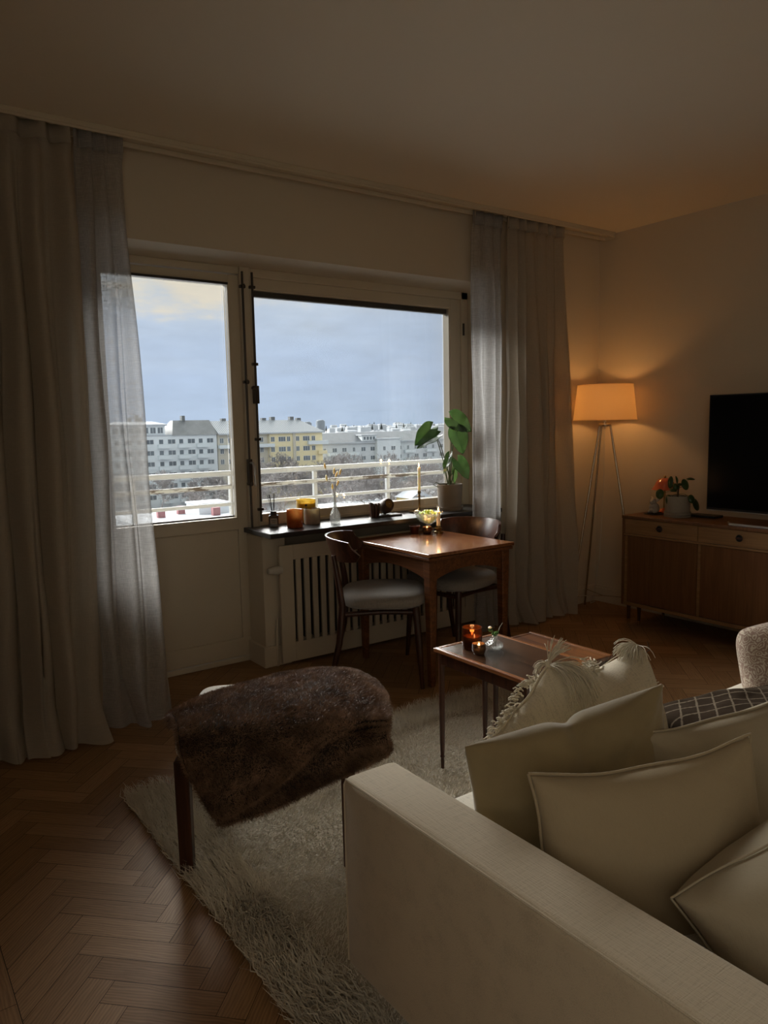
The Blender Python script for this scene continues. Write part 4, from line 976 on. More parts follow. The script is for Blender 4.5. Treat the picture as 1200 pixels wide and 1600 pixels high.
lay = [(.062, 4, .018), (.078, 7, .032), (.078, 2, .010), (.094, 9, .046), (.094, 4, .018), (.110, 9, .050), (.111, 5, .026), (.122, 4, .024), (.123, 1, .0)]
for (z, n_, rr0) in lay:
    for k in range(n_):
        a = 2 * PI * k / n_ + z * 40; loc = (2.815 + rr0 * math.cos(a), 3.485 + rr0 * math.sin(a), TZ + z + g_.uniform(-.001, .001))
        if g0 is None:
            g0 = MB().sphere((0, 0, 0), .0095, 8, (1, 1, 1.18)).build('grape', GRAPE, None, smooth='all'); tag(g0, 'green grape in the footed glass bowl', 'grape', 'green grapes in the glass bowl'); o = g0
        else: o = g0.copy(); col.objects.link(o)
        o.location = loc; o.rotation_euler = (g_.uniform(-.8, .8), g_.uniform(-.8, .8), 0)

# ------------------------------------------------------------------ monstera
def leafmesh(mb, base, tip_dir, normal, ln, wd, fold=.25, curl=.25, heart=.28, cuts=0):
    y_ = Vector(tip_dir).normalized(); n_ = Vector(normal); n_ = (n_ - y_ * n_.dot(y_)).normalized(); x_ = y_.cross(n_)
    nu_, nv_ = 12, 16; G = []
    for i in range(nv_ + 1):
        t = i / nv_; row = []
        w_ = wd / 2 * (math.sin(PI * min(1, t * .98 + .015) ** .62) ** .75) * (1 - .15 * t)
        for j in range(-nu_, nu_ + 1):
            s = j / nu_; yy = t * ln - heart * ln * (abs(s) ** 1.1) * (1 - t) ** 2.2
            cut = 1 - .35 * max(0, math.sin(t * 19 + (1 if s > 0 else 2))) ** 8 * abs(s) if cuts else 1
            zz = fold * abs(s) * w_ - curl * ln * t * t * .5 + .004 * math.sin(t * 14) * abs(s)
            row.append(Vector(base) + x_ * (s * w_ * cut) + y_ * yy + n_ * zz)
        G.append(row)
    mb.grid([[tuple(q) for q in r_] for r_ in G]); return mb
Rt = Vector((.81, -.58, 0)); Fw = Vector((.58, .81, 0)); Up = Vector((0, 0, 1))
pt_ = thing('plant_pot', 'grey-beige clay pot with matching saucer at the right end of the sill', 'flower pot', (3.20, 3.735, SZ))
CLAY = mat('taupe_clay', (.24, .20, .155), .8, noise=12, amt=.15, bump=120, bs=.1)
MB().lathe([(.004, .010), (.072, .010), (.076, .02), (.084, .165), (.084, .172), (.078, .172), (.077, .150), (.003, .150)], 40).build('pot', CLAY, pt_, smooth=True)
MB().lathe([(.004, 0), (.080, 0), (.088, .018), (.088, .024), (.083, .024), (.078, .009), (.004, .008)], 40).build('saucer', CLAY, pt_, smooth=True)
mo = thing('monstera_plant', 'monstera with large glossy dark green leaves growing in the clay pot', 'potted plant', (3.20, 3.735, SZ + .15))
MB().lathe([(.002, .0), (.074, .0), (.074, .008), (.03, .012), (.002, .010)], 30).build('soil', SOIL, mo, smooth=True)
leaves = [((-.12, .0, .385), (-.65, -.1, -.60), (-.3, -.8, .35), .15, .13), ((-.085, -.02, .335), (-.85, -.1, -.42), (-.1, -.5, .8), .15, .11),
          ((.02, .0, .45), (.75, -.2, -.5), (-.3, -.7, .55), .15, .15), ((.045, -.03, .365), (.25, -.3, -.9), (.2, -.9, .25), .155, .14),
          ((-.005, -.04, .205), (-.35, -.2, -.9), (-.6, -.7, .1), .12, .065), ((.055, -.02, .17), (.45, -.25, -.75), (.3, -.8, .3), .135, .115), ((.03, .01, .12), (.1, -.1, -1), (.6, -.6, 0), .10, .06)]
def loc3(v): return Rt * v[0] + Fw * v[1] + Up * v[2]
for k, (bp_, td_, nm_, ln, wd) in enumerate(leaves):
    b3 = loc3(bp_); st_ = MB().tube([(0.012 * math.sin(k * 2), .012 * math.cos(k * 2), .0), loc3((bp_[0] * .25 + .01 * (k % 3 - 1), bp_[1] * .3, bp_[2] * .45)), loc3((bp_[0] * .7, bp_[1] * .6, bp_[2] * .85)), b3], [.0042, .0035, .003, .0022], 8).build('leaf_stalk', STEM, mo, smooth=True)
    lm = leafmesh(MB(), b3, loc3(td_), loc3(nm_), ln, wd, .22, .22, .30, False); lm.build('leaf', LEAF, mo, smooth='all', solid=.0012)
MB().tube([(0, 0, .0), loc3((.015, 0, .25)), loc3((.02, 0, .42))], .003, 8).build('support_stick', ROSE, mo, smooth=True)
MB().tube([loc3((-.04, 0, .01)), loc3((-.09, -.02, .035)), loc3((-.11, -.02, .02)), loc3((-.075, -.03, -.01 + .015))], .003, 8).build('aerial_root', STEM, mo, smooth=True)

# ------------------------------------------------------------------ nesting coffee tables
def nest(label, x0, x1, y0, y1, z, topm, legr=.011):
    t = thing('nesting_table', label, 'side table', (x0, y0, 0)); W, D = x1 - x0, y1 - y0
    fr_ = MB(); rect_frame(fr_, 0, W, 0, D, z - .016, z, .020)
    # frame drawn in plan
    fr_.v = [(a, c, b_) for a, b_, c in fr_.v]
    fr_.f = [f[::-1] for f in fr_.f]
    fr_.build('top_frame', TEAKTOP if topm is ROSETOP else WALNUT, t, bevel=.004, seg=3)
    MB().box(.020, W - .020, .020, D - .020, z - .014, z - .0015).build('top_panel', topm, t)
    for (x, y) in ((.022, .022), (W - .022, .022), (.022, D - .022), (W - .022, D - .022)):
        MB().lathe([(.0065, .02), (.0075, .05), (.0065, .062), (.010, .068), (.0075, .074), (.010, .12), (.012, z - .07), (.013, z - .017)], 14, cx=x, cy=y).build('leg', ROSE, t, smooth=True)
    MB().box(.03, W - .03, .014, .026, z - .062, z - .017).box(.03, W - .03, D - .026, D - .014, z - .062, z - .017).box(.014, .026, .03, D - .03, z - .062, z - .017).box(W - .026, W - .014, .03, D - .03, z - .062, z - .017).build('apron', ROSE, t, bevel=.002)
    return t
nest('larger nesting side table with dark inset top and slender turned legs', 1.750, 2.078, 1.66, 2.148, .50, ROSETOP)
nest('smaller nesting side table of reddish wood pulled out from beneath the larger', 2.0, 2.32, 1.755, 2.175, .455, WALNUT)
MB_ = thing('amber_candle_glass', 'tall amber glass with lit candle, behind the little tealight on the coffee table', 'candle jar', (1.865, 2.055, .4988))
MB().lathe([(.004, 0), (.036, .001), (.038, .010), (.038, .078), (.0385, .082), (.035, .082), (.035, .008), (.003, .007)], 34).build('glass', mat('deep_amber_glass', (.16, .045, .015), .08, trans=.75, ior=1.25), MB_, smooth=True)
MB().lathe([(.003, 0), (.0335, 0), (.0335, .040), (.003, .039)], 28, cz=.0085).build('wax', mat('amber_wax', (.5, .25, .12), .5), MB_, smooth=True); flame(MB_, 0, 0, .052, .014, .25)
tealight('little lit tealight in round dark glass at the front of the coffee table', (1.835, 1.985, .4988), SMOKE, .25, .025, .040)
t = thing('bubble_vase', 'low round clear glass vase on the coffee table', 'vase', (1.918, 1.99, .4988))
MB().lathe([(.004, 0), (.022, .001), (.034, .012), (.034, .022), (.018, .036), (.008, .044), (.0085, .052), (.0065, .052), (.0065, .044), (.016, .034), (.031, .020), (.031, .013), (.020, .004), (.003, .004)], 32).build('glass', CRYSTAL, t, smooth=True)
t = thing('white_sprig', 'small sprig with white bud and green leaf in the round vase', 'flower', (1.918, 1.99, .505))
MB().tube([(.01, 0, .005), (0, 0, .045), (-.006, 0, .062), (-.014, .008, .076)], .0014, 6).build('stem', STEM, t, smooth=True)
MB().sphere((-.014, .008, .079), .0065, 7, (1.2, 1, .7)).build('bud', WAX, t, smooth='all')
leafmesh(MB(), (-.003, 0, .055), (-.5, .1, .5), (.2, -.7, .5), .030, .022).build('leaf', LEAF, t, smooth='all', solid=.0008)
leafmesh(MB(), (0, 0, .05), (.5, -.1, .3), (.2, -.7, .5), .026, .016).build('leaf', LEAF, t, smooth='all', solid=.0008)
t = thing('wick_snuffer', 'thin pale bent stick leaning in the round vase', 'stick', (1.93, 2.0, .503))
MB().tube([(0, 0, .002), (.016, -.004, .060), (.020, -.006, .075), (.030, -.012, .092)], .0013, 6).build('stick', PLASTIC, t, smooth=True)

# ------------------------------------------------------------------ floor lamp
LX, LY = 4.245, 3.315
lp = thing('floor_lamp', 'lit tripod floor lamp with cream drum shade in the corner', 'floor lamp', (LX, LY, 0))
feet = [(-.19, .13), (.075, .215), (.10, -.235)]; tops = [(-.030, .018), (.012, .036), (.022, -.03)]
for (f_, t0) in zip(feet, tops):
    MB().tube([(f_[0], f_[1], 0), (t0[0], t0[1], 1.315)], .0075, 12).build('leg', CHROME, lp, smooth=True)
zb = .12
bp3 = [(f_[0] + (t0[0] - f_[0]) * zb / 1.315, f_[1] + (t0[1] - f_[1]) * zb / 1.315) for f_, t0 in zip(feet, tops)]
for i in range(3):
    MB().tube([(bp3[i][0], bp3[i][1], zb), (0, -.005, zb)], .003, 8).build('brace', CHROME, lp, smooth=True)
MB().lathe([(.004, 0), (.040, 0), (.042, .003), (.042, .017), (.040, .02), (.012, .02), (.012, .028), (.002, .028)], 28, cz=1.307).build('hub', CHROME, lp, smooth=True)
MB().tube([(0, 0, 1.33), (0, 0, 1.42)], .010, 12).build('bulb_socket', PLASTIC, lp, smooth=True)
SB, ST_ = 1.348, 1.590
shd = MB().lathe([(.212, SB), (.184, ST_), (.1825, ST_), (.2105, SB)], 72, cap=False)
shd.f += []; so_ = shd.build('lamp_shade', SHADE, lp, smooth=True)
MB().tube([(.0, 0, SB + .01), (.21, 0, SB + .004)], .0016, 6).tube([(0, 0, SB + .01), (-.105, .182, SB + .004)], .0016, 6).tube([(0, 0, SB + .01), (-.105, -.182, SB + .004)], .0016, 6).build('shade_carrier', CHROME, lp, smooth=True)
ring = [(.2125 * math.cos(a), .2125 * math.sin(a), SB + .002) for a in np.linspace(0, 2 * PI, 73)]
ring2 = [(.1845 * math.cos(a), .1845 * math.sin(a), ST_ - .002) for a in np.linspace(0, 2 * PI, 73)]
MB().tube(ring, .0022, 6, cap=False).tube(ring2, .0022, 6, cap=False).build('trim', SHADE, so_, smooth=True)
bl = MB().sphere((0, 0, 1.462), .028, 10, (1, 1, 1.15)).build('bulb', mat('lit_bulb', (1, .8, .5), .5, emit=(1, .50, .16), es=18), lp, smooth='all')
l = bpy.data.lights.new('bulb_light', 'POINT'); l.energy = 7.2; l.color = (1, .46, .135); l.shadow_soft_size = .034
lo = bpy.data.objects.new('bulb_light', l); col.objects.link(lo); lo.parent = lp; lo.location = (0, 0, 1.462)
MB().tube([(.0, 0, 1.31), (.01, .01, .9), (.03, .05, .4), (.06, .12, .1), (.12, .2, .006), (.2, .22, .006)], .0025, 6).build('power_cord', PLASTIC, lp, smooth=True)

# ------------------------------------------------------------------ sideboard
CX0, CX1, CY1, CY0, CT = 4.085, 4.478, 3.04, 1.45, .73
cb = thing('sideboard', 'low wooden sideboard with drawers above reddish brown doors along the right wall', 'sideboard', (CX0, CY0, 0))
CW, CL = CX1 - CX0, CY1 - CY0
MB().box(-.004, CW, 0, CL, CT - .020, CT).build('top', CABD, cb, bevel=.003)
MB().box(.002, CW, 0, .018, .135, CT - .0205).box(.002, CW, CL - .018, CL, .135, CT - .0205).box(.018, CW, .018, CL - .018, .135, .155).box(CW - .008, CW, .018, CL - .018, .155, CT - .0205).box(.018, CW - .01, .018, CL - .018, .595, .607).build('carcass', CABD, cb, bevel=.002)
MB().box(-.002, .016, .018, CL - .018, .600, .612).box(.0, .016, .018, CL - .018, .135, .157).build('front_rail', CABW, cb, bevel=.002)
sec = (CL - .036) / 3
for k in range(3):
    y0 = .018 + k * sec; y1 = y0 + sec
    dr = MB().box(.004, .020, y0 + .002, y1 - .002, .6135, .7085).build('drawer', CABW, cb, bevel=.002)
    kn = MB().lathe([(.003, 0), (.019, .0005), (.021, .004), (.018, .006), (.013, .001), (.003, .001)], 28); kn.xf(Matrix.Translation((.0035, (y0 + y1) / 2, .664)) @ Matrix.Rotation(-PI / 2, 4, 'Y')); kn.build('knob_recess', BLACKP, dr, smooth=True)
    kb = MB().box(-.012, .003, (y0 + y1) / 2 - .018, (y0 + y1) / 2 + .018, .659, .669).build('knob', ROSE, dr, bevel=.003)
    dd = MB().box(.008, .024, y0 + .002, y1 - .002, .160, .5975).build('door', CABD, cb, bevel=.002)
    MB().box(.004, .020, y1 - .022, y1 - .003, .157, .598).build('edge_moulding', CABW, dd, bevel=.002)
    MB().box(.0015, .0029, y1 - .014, y1 - .010, .43, .445).build('keyhole', BRASS, dd)
for (x, y) in ((.06, .10), (.33, .10), (.06, CL - .10), (.33, CL - .10), (.06, CL - .02), ):
    lg = MB().lathe([(.009, .03), (.014, .1355)], 14, cx=x, cy=y).build('leg', ROSE, cb, smooth=True)
    MB().lathe([(.008, 0), (.0092, .001), (.0098, .030), (.008, .031)], 14, cx=x, cy=y).build('brass_tip', BRASS, lg, smooth=True)

# television
tv = thing('television', 'large black flat television on the sideboard', 'television', (4.265, 1.36, 0))
MB().box(.0, .022, 0, 1.20, .792, 1.487).build('housing', BLACKP, tv, bevel=.003)
MB().box(.022, .05, .2, 1.0, .80, 1.2).build('rear_bulge', BLACKP, tv, bevel=.01)
MB().box(-.0015, .0, .008, 1.192, .806, 1.480).build('screen', BLACKGL, tv)
MB().box(-.004, .018, .004, 1.196, .786, .793).build('silver_strip', SILVER, tv, bevel=.002)
MB().tube([(.012, .6, .79), (.012, .6, .742)], .02, 12).build('stand_neck', SILVER, tv, smooth=True)
st = MB(); 
pts = [(.04, 1.02), (-.10, 1.00), (-.155, .96), (-.16, .6), (-.155, .24), (-.10, .20), (.04, .18)]
st.loft([[(x - .008, y, CT + .0005), (x + .008, y, CT + .0005), (x + .006, y, CT + .014), (x - .006, y, CT + .014)] for x, y in [pts[1], pts[2], pts[3], pts[4], pts[5]]])
st.box(-.005, .02, .59, .61, CT + .0005, CT + .014).box(-.16, .02, .585, .615, CT + .0005, CT + .012); st.build('stand', SILVER, tv, bevel=.002)

t = thing('black_box', 'flat black device lying on the sideboard beside the television', 'device', (4.36, 2.62, CT))
MB().box(-.05, .05, -.09, .09, 0, .014).build('case', BLACKP, t, bevel=.004)
# rabbit figurine on a black disc
t = thing('black_disc_tray', 'flat round black tray under the rabbit ornament', 'tray', (4.268, 2.925, CT))
MB().lathe([(.003, 0), (.066, .001), (.068, .004), (.064, .005), (.003, .005)], 32).build('disc', BLACKP, t, smooth=True)
t = thing('rabbit_figurine', 'small white ceramic rabbit ornament at the left end of the sideboard', 'figurine', (4.268, 2.925, CT + .0052))
CER = mat('white_ceramic', (.42, .38, .33), .45)
hs_ = MB(); hs_.sphere((0, 0, .036), .034, 10, (1.0, .85, 1.0)); hs_.sphere((-.004, 0, .022), .030, 10, (1.2, 1.05, .68)); hs_.sphere((-.012, .004, .078), .0235, 10, (1.0, .88, .95)); hs_.sphere((-.034, .006, .074), .010, 8)
hs_.sphere((-.024, -.018, .012), .012, 8, (1.5, .8, .8)); hs_.sphere((-.024, .020, .012), .012, 8, (1.5, .8, .8)); hs_.sphere((-.026, -.012, .040), .009, 8, (1, 1, 1.9)); hs_.sphere((-.026, .014, .040), .009, 8, (1, 1, 1.9)); hs_.sphere((.036, 0, .020), .010, 8)
hb = hs_.build('body', CER, t, smooth='all'); q = hb.modifiers.new('merge', 'REMESH'); q.mode = 'VOXEL'; q.voxel_size = .0028; q.use_smooth_shade = True
for s in (-1, 1):
    e_ = MB().sphere((0, 0, 0), .012, 9, (.55, .9, 2.4)); e_.xf(Matrix.Translation((.006, s * .020, .092)) @ Matrix.Rotation(s * -.9 - .2, 4, 'X') @ Matrix.Rotation(.5, 4, 'Y')); e_.build('ear', CER, t, smooth='all')
for s in (-1, 1): MB().sphere((-.032, .004 + s * .012, .083), .0022, 6).build('eye', BLACKP, t, smooth='all')
MB().box(-.04, .04, -.03, .03, .0, .006).build('plinth', BLACKP, t, bevel=.003)
# mushroom lamp
t = thing('mushroom_lamp', 'glossy coral mushroom-shaped table lamp behind the round-leaved plant', 'table lamp', (4.36, 2.915, CT))
CORAL = mat('coral_lacquer', (.60, .13, .06), .18, coat=.6)
MB().lathe([(.003, 0), (.035, 0), (.038, .006), (.030, .020), (.016, .030), (.008, .034), (.002, .034)], 36).build('foot', CORAL, t, smooth=True)
MB().tube([(0, 0, .03), (0, 0, .17)], .0065, 14).build('stem', BRASS, t, smooth=True)
MB().lathe([(.002, .234), (.025, .231), (.045, .220), (.057, .203), (.062, .190), (.070, .176), (.083, .158), (.0825, .156), (.079, .157), (.066, .174), (.058, .190), (.052, .202), (.040, .216), (.020, .226), (.002, .229)], 44).build('lamp_shade', CORAL, t, smooth=True)
MB().sphere((0, 0, .241), .0085, 8).build('finial', BRASS, t, smooth='all')
# pilea
pp = thing('plant_pot', 'pale grey stoneware pot with attached saucer on the sideboard', 'flower pot', (4.262, 2.755, CT))
STONEW = mat('pale_stoneware', (.30, .27, .22), .7, noise=30, amt=.12)
MB().lathe([(.003, .002), (.068, .002), (.070, .012), (.080, .014), (.082, .030), (.076, .031), (.076, .128), (.074, .132), (.069, .132), (.068, .112), (.003, .112)], 40).build('pot', STONEW, pp, smooth=True)
MB().lathe([(.003, 0), (.080, 0), (.083, .010), (.083, .0115), (.003, .0115)], 36).build('saucer', STONEW, pp, smooth=True)
pi_ = thing('pilea_plant', 'small plant with round dark green leaves growing in the pale pot', 'potted plant', (4.262, 2.755, CT + .1125))
MB().lathe([(.002, 0), (.067, 0), (.066, .006), (.002, .009)], 28).build('soil', SOIL, pi_, smooth=True)
MB().tube([(0, 0, .004), (.004, 0, .05), (.010, -.004, .085)], [.006, .005, .003], 10).build('trunk', mat('brown_stem', (.06, .035, .02), .8), pi_, smooth=True)
kz = .0004
for (px_, py_, r1, r2, nrm) in ((380, 455, 62, 82, (-.3, -.8, .2)), (515, 550, 52, 82, (.1, -1, .1)), (790, 310, 72, 92, (.3, -.8, .3)), (865, 215, 66, 40, (0, -.12, 1)), (658, 235, 45, 66, (.8, -.5, .2)), (635, 335, 52, 56, (-.1, -.8, .5)), (955, 630, 82, 100, (.5, -.7, .3)), (535, 275, 52, 100, (-.8, -.5, .1)), (800, 520, 55, 70, (.1, -.9, .3)), (598, 385, 60, 50, (0, -.5, .8)), (700, 300, 50, 55, (.1, -.2, .9))):
    lx, lz = (px_ - 667) * kz, (540 - py_) * kz; c_ = Rt * lx + Up * lz + Fw * (-.02 if lz < .02 else .0) + (Fw * -.07 if abs(lx) < .06 and lz < .01 else Vector((0, 0, 0))); nn3 = loc3(nrm).normalized(); ux = nn3.cross(Up).normalized() if abs(nn3.z) < .95 else Rt; uy = ux.cross(nn3).normalized()
    if abs(uy.z) < .3 and abs(nn3.z) > .8: r2 = r1
    mb = MB(); G = []
    for i in range(6):
        rr = i / 5; G.append([tuple(c_ + ux * (r1 * kz * rr * math.cos(a)) + uy * (r2 * kz * rr * math.sin(a)) + nn3 * (.010 * rr * rr * -1 + .003)) for a in np.linspace(0, 2 * PI, 25)])
    mb.grid(G); mb.build('leaf', LEAF, pi_, smooth='all', solid=.0012)
    MB().tube([(.006, 0, .03 + max(0, lz) * .4), tuple(c_ * .5 + Vector((0, 0, .03))), tuple(c_)], .0012, 6).build('leaf_stalk', STEM, pi_, smooth=True)

# ------------------------------------------------------------------ balcony
struct(MB().box(-.8, 5.2, YW + .48, 5.32, -.18, -.02).build('balcony_floor', mat('grey_concrete', (.34, .34, .34), .9, noise=3, amt=.2)), 'concrete balcony slab outside the window', 'balcony')
RAILP = mat('flaking_white_paint', (.50, .50, .48), .55)
nt, p, N, L = nodes(RAILP)
t_ = N('ShaderNodeTexCoord'); mpn = N('ShaderNodeMapping'); mpn.inputs['Scale'].default_value = (1, 3, 6); L(t_.outputs['Object'], mpn.inputs[0])
nn_ = N('ShaderNodeTexNoise'); nn_.inputs['Scale'].default_value = 4.5; nn_.inputs['Detail'].default_value = 8; nn_.inputs['Roughness'].default_value = .65; L(mpn.outputs[0], nn_.inputs['Vector'])
rr_ = N('ShaderNodeValToRGB'); L(nn_.outputs['Fac'], rr_.inputs[0]); rr_.color_ramp.elements[0].position = .50; rr_.color_ramp.elements[1].position = .53
rr_.color_ramp.elements[0].color = (.38, .38, .36, 1); rr_.color_ramp.elements[1].color = (.07, .05, .035, 1)
L(rr_.outputs[0], p.inputs['Base Color'])
RAILC = mat('white_rail_paint', (.40, .41, .41), .5, noise=8, amt=.1)
bal = thing('balcony_railing', 'white steel balcony railing with peeling middle rail', 'railing', (0, 5.25, 0))
MB().tube([(-.8, 0, 1.008), (5.2, 0, 1.008)], .021, 16).build('rail', RAILC, bal, smooth=True)
MB().tube([(-.8, -.012, .905), (5.2, -.012, .905)], .017, 16).build('rail', RAILP, bal, smooth=True)['label'] = 'middle rail with rusty flaking paint'
for z in (.775, .62, .46, .30, .14):
    MB().tube([(-.8, -.012, z), (5.2, -.012, z)], .014, 12).build('rail', RAILC, bal, smooth=True)
for x in (-.6, .13, .86, 1.60, 2.335, 3.07, 3.80, 4.53):
    MB().box(x - .016, x + .016, .004, .034, -.02, .995).build('post', RAILC, bal, bevel=.003)
SNOW = mat('snow', (.50, .53, .57), .8, noise=.35, amt=.2)
ld = struct(MB().box(1.90, 3.50, YW + .475, YW + .62, .745, .765).build('trim_2', RAILC), 'outer metal window ledge', 'window ledge')
tag(MB().box(1.90, 3.50, YW + .478, YW + .618, .7655, .785).build('snow_strip', SNOW, bevel=.006), 'thin strip of snow lying on the outer window ledge', 'snow')

# ------------------------------------------------------------------ town outside
GZ = -20
grn = MB().box(-600, 2500, 8, 3500, GZ - 1, GZ).build('ground', mat('snowy_ground', (.42, .43, .45), .9, noise=.05, c2=(.2, .195, .19)))
struct(grn, 'snow-patched ground between the buildings below', 'ground')
PANE = mat('dark_pane', (.10, .12, .14), .15, noise=.15, c2=(.22, .25, .27)); WFR = mat('window_frame_white', (.72, .74, .74), .6)
WH = mat('white_render', (.72, .76, .78), .9, noise=.3, amt=.06); BG = mat('beige_render', (.60, .56, .47), .9, noise=.3, amt=.06)
YE = mat('yellow_render', (.82, .72, .46), .9, noise=.3, amt=.05); GRW = mat('grey_white_render', (.62, .65, .67), .9, noise=.3, amt=.08)
ROOFD = mat('dark_metal_roof', (.11, .12, .122), .6, noise=.4, c2=(.17, .18, .185)); 
ROOFS = mat('snow_dusted_seam_roof', (.40, .43, .46), .6)
nt, p, N, L = nodes(ROOFS); t_ = N('ShaderNodeTexCoord'); wv = N('ShaderNodeTexWave'); wv.inputs['Scale'].default_value = .55; wv.inputs['Distortion'].default_value = .4; L(t_.outputs['Object'], wv.inputs['Vector'])
rr_ = N('ShaderNodeValToRGB'); L(wv.outputs['Fac'], rr_.inputs[0]); rr_.color_ramp.elements[0].color = (.16, .175, .19, 1); rr_.color_ramp.elements[1].color = (.42, .45, .475, 1); L(rr_.outputs[0], p.inputs['Base Color'])
BALC = mat('pale_balcony_front', (.68, .73, .75), .8)
def win(parent, x, z, w, h, y, kind='window', bars=1):
    mb = MB(); mb.cur = 0; t_ = .09
    mb.box(x - w / 2, x - w / 2 + t_, y - .06, y, z - h / 2, z + h / 2).box(x + w / 2 - t_, x + w / 2, y - .06, y, z - h / 2, z + h / 2).box(x - w / 2, x + w / 2, y - .06, y, z + h / 2 - t_, z + h / 2).box(x - w / 2, x + w / 2, y - .06, y, z - h / 2, z - h / 2 + t_)
    for b_ in range(bars):
        xx = x - w / 2 + w * (b_ + 1) / (bars + 1); mb.box(xx - t_ / 2, xx + t_ / 2, y - .06, y, z - h / 2, z + h / 2)
    mb.cur = 1; mb.box(x - w / 2 + t_, x + w / 2 - t_, y - .03, y - .01, z - h / 2 + t_, z + h / 2 - t_)
    return mb.build(kind, [WFR, PANE], parent)
# white block
b1 = thing('apartment_building', 'white apartment block with balconies seen through the balcony door', 'building', (50, 200, GZ)); zz = lambda z: z - GZ
MB().box(0, 35, 0, 12, 0, zz(-.5)).build('wall', WH, b1)
MB().loft([[(22, -.5, zz(-.5)), (35.3, -.5, zz(-.5)), (35.3, 12.5, zz(-.5)), (22, 12.5, zz(-.5))], [(24.5, 5.5, zz(3.6)), (35.3, 5.5, zz(3.6)), (35.3, 7.5, zz(3.6)), (24.5, 7.5, zz(3.6))]]).build('roof', ROOFD, b1)
MB().box(6, 20.5, .8, 10, zz(-.5), zz(2.2)).build('penthouse', WH, b1); MB().box(5.5, 21, .4, 10.4, zz(2.2), zz(2.6)).loft([[(5.5, .4, zz(2.6)), (21, .4, zz(2.6)), (21, 10.4, zz(2.6)), (5.5, 10.4, zz(2.6))], [(9, 4, zz(3.4)), (18, 4, zz(3.4)), (18, 7, zz(3.4)), (9, 7, zz(3.4))]]).build('penthouse_roof', SNOW, b1)
MB().box(-.3, 22, -.3, .9, zz(-.5), zz(-.25)).build('parapet_snow', SNOW, b1)
for k in range(7): win(b1, 7.2 + k * 2.0, zz(.95), 1.6, 1.7, .8, 'window', 1)
for (x, h_) in ((12, 1.2), (14, 2.0), (15, 1.3), (27, 1.7)): MB().box(x, x + .9, 5, 6.5, zz(3.2), zz(3.2 + h_)).build('chimney', ROOFD, b1)
wc = [(-2 + 50 - 50 + 2.9, 2.0, 1), (7.2, 1.3, 0), (10.1, 2.2, 1), (13.0, 1.3, 0), (15.9, 2.2, 1), (19.0, 1.3, 0), (21.9, 2.2, 1), (24.6, 1.3, 0), (27.5, 2.2, 1), (30.2, 1.3, 0), (33.0, 2.0, 1)]
for r_ in range(6):
    zc = -2.15 - 3.0 * r_
    for (xc, w_2, br) in wc: win(b1, xc, zz(zc), w_2, 1.35, 0, 'window', br)
    if r_ < 6:
        for xc in (7.8, 13.6, 19.6, 25.2, 30.6): MB().box(xc - 1.7, xc + 1.7, -1.1, -.02, zz(zc - 1.75), zz(zc - .75)).build('balcony', BALC, b1)
# beige and yellow block
b2 = thing('apartment_building', 'long yellow and beige apartment block with snowy seam roof', 'building', (85.2, 200, GZ))
MB().box(.12, 16, .3, 12, 0, zz(-.4)).build('beige_wall', BG, b2); MB().box(16, 34.4, -.2, 12, 0, zz(-.4)).build('yellow_wall', YE, b2)
MB().loft([[(.15, -.8, zz(-.4)), (35, -.8, zz(-.4)), (35, 12.5, zz(-.4)), (.15, 12.5, zz(-.4))], [(.15, 5.5, zz(3.3)), (29.5, 5.5, zz(3.3)), (29.5, 7.5, zz(3.3)), (.15, 7.5, zz(3.3))]]).build('roof', ROOFS, b2)
MB().box(.15, 35.1, -.95, -.82, zz(-.75), zz(-.35)).build('gutter', SNOW, b2)
for (x, h_) in ((4, .9), (9.5, 1.4), (17, .9), (20, 1.2), (26.5, 1.2), (29, .8)): MB().box(x, x + 1.3, 5.6, 7, zz(2.9), zz(3.1 + h_)).build('chimney', ROOFD, b2)
cols_ = [(1.4, 1.2, 1, .3), (3.9, 1.2, 1, .3), (7.2, 1.2, 1, .3), (10.8, 1.2, 1, .3), (13.9, 1.2, 1, .3), (17.3, 1.3, 1, -.2), (20.4, 2.4, 2, -.2), (22.6, 1.2, 1, -.2), (25.7, 1.2, 1, -.2), (28.7, 2.4, 2, -.2), (31.2, 1.3, 1, -.2)]
for r_ in range(6):
    for (xc, w_2, br, yy) in cols_: win(b2, xc, zz(-2.4 - 3.0 * r_), w_2, 1.5, yy, 'window', br)
MB().box(.2, 17.5, -1.2, .28, zz(-4.6), zz(-3.6)).box(29, 36, -1.2, -.2, zz(-4.3), zz(-3.2)).build('balcony', BALC, b2)
for r_ in range(1, 6): MB().box(32.5, 35.5, -1.1, -.22, zz(-4.3 - 3 * r_), zz(-3.3 - 3 * r_)).build('balcony', YE, b2)
MB().box(24.0, 24.9, -.5, -.2, 0, zz(-.4)).box(16.0, 16.2, -.5, -.2, 0, zz(-.4)).build('downpipe', BG, b2)
